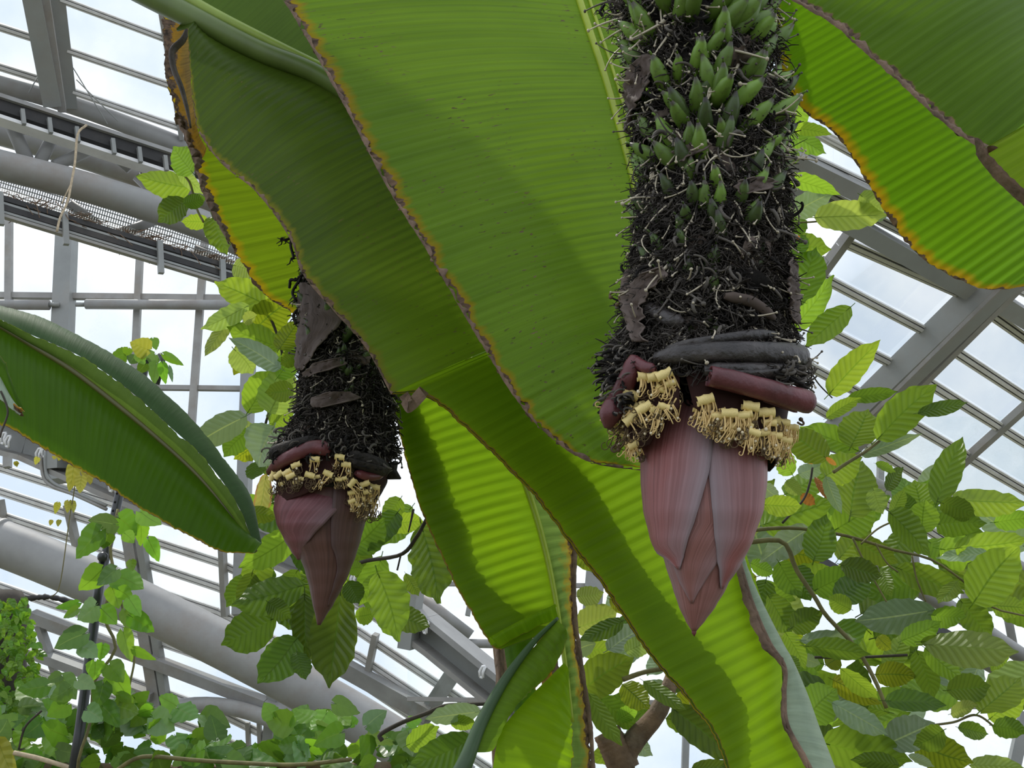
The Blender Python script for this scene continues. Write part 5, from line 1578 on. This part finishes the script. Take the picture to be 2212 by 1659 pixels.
leaves(TREE, """150 100 600 -30 220 G;430 130 130 340 160 S;470 320 540 40 200 D;610 130 880 -40 230 G;1160 150 1180 -60 180 G;1260 100 1550 90 170 D;960 30 1240 300 180 D;1390 250 1830 190 160 G;
1580 290 1250 310 90 S;1500 590 1790 240 270 G;1610 620 1830 640 130 G;1010 380 1430 540 170 G;650 360 910 430 140 D;740 200 1010 350 150 G;910 400 960 560 90 G;480 520 740 400 180 D;620 580 830 430 180 D;
250 350 390 560 160 D;1225 650 730 720 210 S;1040 840 1280 720 130 G;1170 850 1590 840 110 D;1200 870 1780 920 210 P;1410 590 1610 830 170 G;1230 680 1460 700 140 G;400 840 750 830 110 S;
330 760 520 660 150 D;180 560 330 800 160 D;290 800 420 1030 110 G;430 1330 630 1150 230 G;540 1500 1090 1590 250 G;600 1250 940 1450 140 S;950 1500 1235 1350 200 S;870 1060 1110 1070 150 Y;
650 1030 880 1220 120 G;1130 920 1240 1220 150 G;1190 900 1430 1100 130 G;1330 1160 1600 1130 170 G;1540 1290 1790 1050 200 G;1600 1340 1830 1200 180 G;1620 1390 1830 1430 130 D;
1350 1310 1500 1250 90 P;1400 1400 1590 1440 100 D;1130 1500 1480 1620 220 Y;940 1230 1330 1250 130 D;600 1100 880 1250 130 Y;400 950 510 1000 80 S;1080 1580 1240 1650 60 S;430 880 830 930 130 D;
70 350 220 410 90 G;550 1000 640 950 110 Y;1290 1420 1110 1520 150 D;1480 1640 1810 1659 120 P;1380 470 1260 620 100 G;1700 900 1600 1040 90 G;880 820 960 900 90 Y;100 60 20 200 110 P;
700 640 560 560 120 G;300 950 360 1080 100 D;1000 1640 700 1600 110 D""", (1600, 1099), S3, 3.1, 0.25, r5)
leaves(TREE, """440 760 690 640 180 P;720 720 440 850 110 D;640 900 910 730 140 S;470 1160 800 950 230 G;515 1190 720 1530 110 G;580 1210 820 1430 130 D;730 1130 900 1290 150 Y;
1330 1290 980 1030 60 S;870 1110 1140 1300 90 D;1060 1290 1450 1620 200 D;1180 1340 1390 1310 170 S;1080 1180 1150 1260 80 Y;430 170 530 400 150 Y;750 910 920 820 120 P;920 800 1040 960 110 D;650 580 850 660 110 Y;
1200 1190 1230 1330 90 S;440 560 600 540 120 P;440 900 560 870 120 S;700 1350 820 1250 100 G;1180 1659 1450 1640 90 D;560 400 680 420 80 P""", (1100, 1099), S3, 3.0, 0.2, r5)
for q in range(85):                                   # the leaves farther inside the crown
    while True:
        u, v = r5.uniform(1610, 2260), r5.uniform(930, 1700)
        if v > 1000 + (u - 1610) * 0.18 and not (u > 1930 and v > 1520) and r5.random() < 0.5 + 0.5 * (v - 930) / 700: break
    a = r5.uniform(0, 6.28)
    ln = r5.uniform(90, 170)
    put_leaf(TREE, (u, v), (u + ln * math.cos(a), v + ln * math.sin(a) * 0.8), ln * r5.uniform(0.4, 0.6), r5.choice('GGGDDDYSP'), r5.uniform(3.3, 4.3), r5)
for q in range(34):
    u, v = r5.uniform(1250, 1640), r5.uniform(1270, 1620)
    a = r5.uniform(0, 6.28)
    ln = r5.uniform(60, 110)
    put_leaf(TREE, (u, v), (u + ln * math.cos(a), v + ln * math.sin(a) * 0.8), ln * 0.5, r5.choice('GDDYS'), r5.uniform(3.4, 4.0), r5)
branch(TREE, [(1330, 1760, 3.2), (1345, 1650, 3.2), (1370, 1600, 3.2), (1420, 1540, 3.2), (1450, 1470, 3.2), (1465, 1410, 3.3)], 62, 3.2, M_BARK, 'trunk', 24)
branch(TREE, [(1310, 1580, 3.2), (1330, 1620, 3.2), (1350, 1665, 3.2)], 60, 3.2, M_BARK, 'trunk', 70)
branch(TREE, [(1600, 1150), (1660, 1142), (1730, 1142), (1830, 1158), (1930, 1188), (2010, 1208), (2080, 1255), (2140, 1310), (2212, 1330)], 9, 3.0, M_TWIG, w1=4)
branch(TREE, [(1608, 1172), (1690, 1170), (1720, 1230), (1760, 1290), (1785, 1330), (1850, 1400), (1890, 1470), (1915, 1530)], 11, 3.0, M_TWIG, w1=9)
branch(TREE, [(1842, 1162), (1870, 1220), (1895, 1265), (1915, 1300)], 5, 2.98, M_TWIG, w1=4)
branch(TREE, [(1890, 1172), (1915, 1215), (1940, 1236)], 4, 2.98, M_TWIG)
branch(TREE, [(1970, 1200), (1980, 1250), (2000, 1300)], 4, 2.98, M_TWIG)
branch(TREE, [(1860, 1175), (1900, 1140), (1960, 1115)], 4, 2.98, M_TWIG)
branch(TREE, [(1800, 1020), (1830, 1000), (1870, 975), (1900, 952)], 8, 2.85, M_TWIG, w1=6)
branch(TREE, [(1690, 1130), (1735, 1080), (1750, 1040), (1755, 1010)], 5, 2.9, M_DARKTWIG)
branch(TREE, [(1716, 735), (1740, 780), (1765, 825), (1798, 860)], 4, 2.9, M_DARKTWIG, w1=3)
branch(TREE, [(1700, 482), (1745, 480), (1770, 478)], 4, 2.7, M_TWIG)
branch(TREE, [(1700, 230), (1715, 255), (1712, 270)], 4, 2.7, M_DARKTWIG)
branch(TREE, [(1345, 1468), (1400, 1450), (1475, 1440)], 11, 2.95, M_TWIG, w1=9)
branch(TREE, [(1760, 1420), (1850, 1420), (1960, 1415)], 6, 3.1, M_DARKTWIG)
branch(TREE, [(2000, 1568), (2060, 1560), (2110, 1545), (2160, 1580)], 5, 3.1, M_TWIG)

r6 = random.Random(61)
TREE2 = tag(thing('leafy_tree', P(700, 1250, 3.0), 'broad leaved branches hanging around the left purple bud and its stem', 'tree'))
leaves(TREE2, """1930 490 1480 620 220 D;1750 700 1400 870 240 D;1890 840 1650 1110 230 D;1900 920 1960 1090 110 D;1950 560 1960 1000 160 D;1880 160 1530 380 180 G;1570 20 1780 60 100 G;1720 600 1860 700 120 D;1900 400 1760 600 130 G""", (0, 1099), S3, 2.95, 0.1, r6)
leaves(TREE2, """520 520 440 1150 270 D;570 470 640 610 130 D;760 420 915 850 250 G;1040 120 1165 610 290 D;850 100 1060 90 120 G;620 690 740 670 110 G;600 260 800 60 220 D;560 390 670 370 90 G;940 420 1020 560 80 G;
760 430 640 620 100 G;1400 1300 1050 1330 110 S;1350 1480 960 1640 200 D;1230 1350 1400 1390 90 G;950 1510 1160 1400 150 G;880 30 700 260 150 D;900 -60 800 110 130 G;420 -40 480 100 120 G;690 180 650 220 30 Y""", (560, 1099), S3, 2.9, 0.12, r6)
leaves(TREE2, """1720 330 1370 170 190 G;1580 330 1290 480 130 P;1460 440 1310 660 90 P;1780 590 1450 460 170 G;1780 720 1480 540 130 S;1500 610 1620 760 170 P;1640 470 1870 300 200 Y;1790 600 1920 430 130 Y;
1730 1000 1830 710 240 P;1590 1000 1750 730 200 G;1560 1040 1200 1255 170 S;1590 1130 1430 1290 160 D;1750 1110 1640 1370 250 S;1730 1080 1880 1010 100 G;1820 960 1920 860 120 G;1640 1330 1620 1450 120 D;
1780 780 1930 600 130 G;1560 430 1640 380 80 P;1500 70 1640 130 140 P;1530 1570 1780 1640 120 G;1700 1420 1640 1740 95 E;1880 1330 1760 1200 100 D;1900 640 1790 700 100 G;1870 860 1700 880 130 G;
2820 1240 3000 1500 140 G;2830 1050 2840 1180 90 G;2790 1200 2900 1300 120 P;1930 720 1900 560 100 D""", (0, 550), S3, 2.95, 0.12, r6)
leaves(TREE2, """1210 1200 870 1140 170 G;1230 1100 1110 940 170 G;1150 1080 1290 1240 90 P;1190 1290 1010 1420 160 D;1330 1420 1160 1420 90 G;1360 1390 1450 1620 150 G;1180 1300 1320 1260 90 D""", (0, 0), S3, 2.9, 0.1, r6)
for q in range(26):
    u, v = r6.uniform(540, 990), r6.uniform(1060, 1360)
    if u > 860 and v > 1200: continue
    a = r6.uniform(0.3, 2.6)
    ln = r6.uniform(70, 130)
    put_leaf(TREE2, (u, v), (u + ln * math.cos(a), v + ln * math.sin(a)), ln * 0.55, r6.choice('DDDG'), r6.uniform(3.2, 3.5), r6)
for q in range(16):
    u, v = r6.uniform(540, 660), r6.uniform(640, 1040)
    a = r6.uniform(0, 6.28)
    ln = r6.uniform(60, 100)
    put_leaf(TREE2, (u, v), (u + ln * math.cos(a), v + ln * math.sin(a)), ln * 0.55, r6.choice('GYPD'), r6.uniform(3.15, 3.4), r6)
branch(TREE2, [(735, 1232, 3.1), (790, 1212, 3.0), (866, 1198, 2.9), (900, 1160, 2.85), (925, 1115, 2.82), (960, 1060, 2.8)], 9, 2.9, M_DARKTWIG, w1=8)
branch(TREE2, [(866, 1198), (862, 1215), (858, 1232)], 4, 2.9, M_DARKTWIG)
branch(TREE2, [(893, 1100), (888, 1125), (882, 1150)], 6, 2.85, M_DARKTWIG, w1=3)
branch(TREE2, [(826, 1600), (822, 1586), (870, 1560), (918, 1542), (960, 1525), (1005, 1522), (1060, 1520)], 10, 3.0, M_DARKTWIG, w1=8)
branch(TREE2, [(560, 640, 3.0), (590, 700, 3.0), (610, 770, 3.0), (600, 850, 3.0), (575, 910, 3.0), (560, 990, 3.05)], 6, 3.0, M_DARKTWIG)
branch(TREE2, [(1075, 1340), (1078, 1400), (1085, 1470), (1075, 1560), (1080, 1680)], 26, 3.2, M_BARK, 'trunk', 30)
branch(TREE2, [(400, 380), (412, 400), (425, 450), (440, 480)], 5, 2.9, M_TWIG)

# --- pole with a climbing vine
YV = 4.5
POLE = tag(thing('support_pole', P(215, 1250, YV), 'slanting black pole carrying a climbing vine at the left', 'pole'))
m = MB()
m.tube([P(145, 1760, YV), P(172, 1580, YV), P(215, 1260, YV), P(262, 1050, YV), P(318, 770, YV)], [0.022, 0.022, 0.021, 0.020, 0.018], 12)
m.build('shaft', M_POLE, POLE)
m = MB()
m.tube([P(204, 1330, YV - .03), P(222, 1210, YV - .03)], 0.017, 8)
m.blob(P(222, 1203, YV - .05), 0.024, 2)
m.tube([P(216, 1200, YV - .03), P(240, 1200, YV)], 0.012, 8)
m.build('clamp', M_POLE, POLE)
m = MB()
for q in range(11):
    t = q / 11
    c = P(262, 1050, YV).lerp(P(215, 1260, YV), t)
    m.blob(c + Vector((-0.004, -0.021, 0)), 0.006, 1)
tag(m.build('peg_hole', simple_mat('black_hole', (0.005, 0.005, 0.005), 0.9), POLE), kind='stuff')
m = MB()
m.tube([P(306, 800, YV), P(300, 840, YV)], 0.03, 8)
m.tube([P(345, 765, YV), P(352, 780, YV), P(340, 830, YV)], 0.012, 8)
m.build('bracket', M_POLE, POLE)

r7 = random.Random(71)
VINE = tag(thing('climbing_vine', P(240, 1300, YV - 0.3), 'climbing vine with heart shaped leaves wound around the black pole', 'vine'))
leaves(VINE, """735 100 560 80 120 s;640 140 480 320 150 d;760 60 880 170 150 v;900 20 1040 110 120 v;690 160 660 260 90 d;900 90 900 240 90 v;950 200 1020 340 90 v;650 390 500 520 150 v;740 390 620 490 110 s;
750 430 920 520 150 v;840 330 850 400 60 v;720 510 760 640 110 v;830 580 900 690 100 v;610 620 500 710 140 s;650 640 750 740 120 v;840 690 990 790 120 v;800 650 830 780 80 v;790 790 850 980 100 v;
540 800 340 900 140 s;520 880 630 960 110 s;860 900 1000 970 60 v;660 870 640 970 90 v;700 1000 790 1110 130 d;720 1060 830 1230 140 v;610 980 600 1100 110 v;500 600 350 640 60 d;500 640 400 700 60 d;
660 1120 610 1280 120 d;300 1130 110 1160 120 d;390 1070 290 1110 70 d;440 1150 320 1220 120 d;400 1080 490 1220 120 s;500 1100 610 1150 100 s;740 1260 890 1310 140 d;430 1250 300 1330 130 d;760 1190 880 1240 60 v;
560 1290 650 1360 120 s;650 1260 770 1400 120 d;700 200 640 230 60 v;800 160 860 220 80 v;760 520 850 590 90 v""", (0, 1099), S3, YV - 0.22, 0.09, r7)
leaves(VINE, """950 610 830 560 130 y;980 540 1000 610 60 v;990 640 930 690 110 s;800 640 700 660 100 d;1000 700 980 840 80 v;1040 700 1060 830 60 v;1050 640 1180 710 55 v;820 600 800 650 60 v;860 650 830 700 80 d;
930 700 880 760 70 d;1080 720 1105 820 30 s;900 620 920 700 80 v""", (0, 550), S3, YV - 0.1, 0.08, r7)
branch(VINE, [(255, 1100), (238, 1180), (246, 1250), (225, 1330), (250, 1400), (205, 1470), (195, 1560), (170, 1640, 4.45), (165, 1720, 4.6)], 7, YV - 0.05, M_TWIG)
branch(VINE, [(250, 1240), (262, 1300), (275, 1370), (290, 1420), (280, 1480)], 5, YV - 0.1, M_TWIG)

HANG = tag(thing('hanging_vine', P(160, 1050, 6.0), 'thin strand with small yellowish leaves hanging before the grey beam', 'vine'))
leaves(HANG, """470 1350 440 1520 80 y;560 1330 580 1470 90 y;520 1420 510 1530 70 y;500 1300 470 1370 70 y;240 1300 225 1345 35 y;100 1325 110 1360 28 y;370 1590 350 1660 40 y;440 1580 430 1650 50 y;460 1580 470 1650 40 y;
350 1290 345 1310 30 y;385 1290 375 1320 30 y;380 1700 370 1740 30 y;330 1700 320 1735 26 y;110 1330 100 1350 26 y""", (0, 550), S3, 6.0, 0.06, r7)
branch(HANG, [(168, 975), (164, 1030), (158, 1075), (150, 1120), (130, 1260), (112, 1290)], 2.5, 6.0, M_TWIG)

# --- hedge of trailing vine along the bottom left
r8 = random.Random(81)
HEDGE = tag(thing('vine_hedge', P(400, 1620, 4.9), 'dense low hedge of trailing green vine along the bottom left', 'hedge'))
for q in range(285):
    u = r8.uniform(-40, 1010)
    top = 1520 + 30 * math.sin(u * 0.013 + 1.0) + 18 * math.sin(u * 0.041) + (-45 if u < 120 else 0) + (25 if u > 600 else 0) + (20 if u > 850 else 0)
    v = top + (1690 - top) * r8.random() ** 0.8
    a = r8.uniform(0, 6.28)
    ln = r8.uniform(32, 66)
    put_leaf(HEDGE, (u, v), (u + ln * math.cos(a), v + ln * math.sin(a) * 0.8), ln * r8.uniform(0.65, 0.95), r8.choice('vvddddss'), r8.uniform(4.65, 5.2), r8, roll=r8.uniform(-1.1, 1.1), dy=r8.uniform(-1, 1))
put_leaf(HEDGE, (630, 1568), (640, 1535), 12, 'v', 4.7, r8)
put_leaf(HEDGE, (0, 1610), (35, 1690), 40, 'y', 4.62, r8)
put_leaf(HEDGE, (-5, 1600), (14, 1650), 30, 'y', 4.62, r8)
branch(HEDGE, [(30, 1626), (90, 1640), (180, 1668)], 10, 4.6, M_ROOT)
branch(HEDGE, [(250, 1665), (290, 1640), (330, 1634), (420, 1642), (520, 1648), (640, 1652), (760, 1640)], 9, 4.6, M_TWIG)
branch(HEDGE, [(-40, 1655), (400, 1668), (900, 1660)], 30, 4.9, M_BARK)
branch(HEDGE, [(40, 1620), (55, 1570), (90, 1535)], 5, 4.7, M_DARKTWIG)

IVY = tag(thing('ivy_column', P(20, 1430, 5.8), 'column clothed in small glossy ivy leaves at the lower left edge', 'ivy'))
core = MB()
A = [P(10, 1280, 6.0), P(0, 1400, 6.0), P(5, 1640, 6.0)]
core.tube(catmull(A, 16), [0.10, 0.12] + [0.14] * 15, 12)
core.build('stem', M_DARKTWIG, IVY)
for q in range(290):
    v = r8.uniform(1292, 1570)
    w = 60 + 25 * min(1, (v - 1290) / 120) - 30 * max(0, (v - 1480) / 90)
    u = r8.uniform(-30, w)
    a = r8.uniform(0.2, 2.9)
    ln = r8.uniform(14, 25)
    put_leaf(IVY, (u, v), (u + ln * math.cos(a), v + ln * math.sin(a)), ln * 0.62, r8.choice('iiiv'), 5.8 + r8.uniform(-0.15, 0.05) + 0.15 * (u / 90) ** 2, r8)
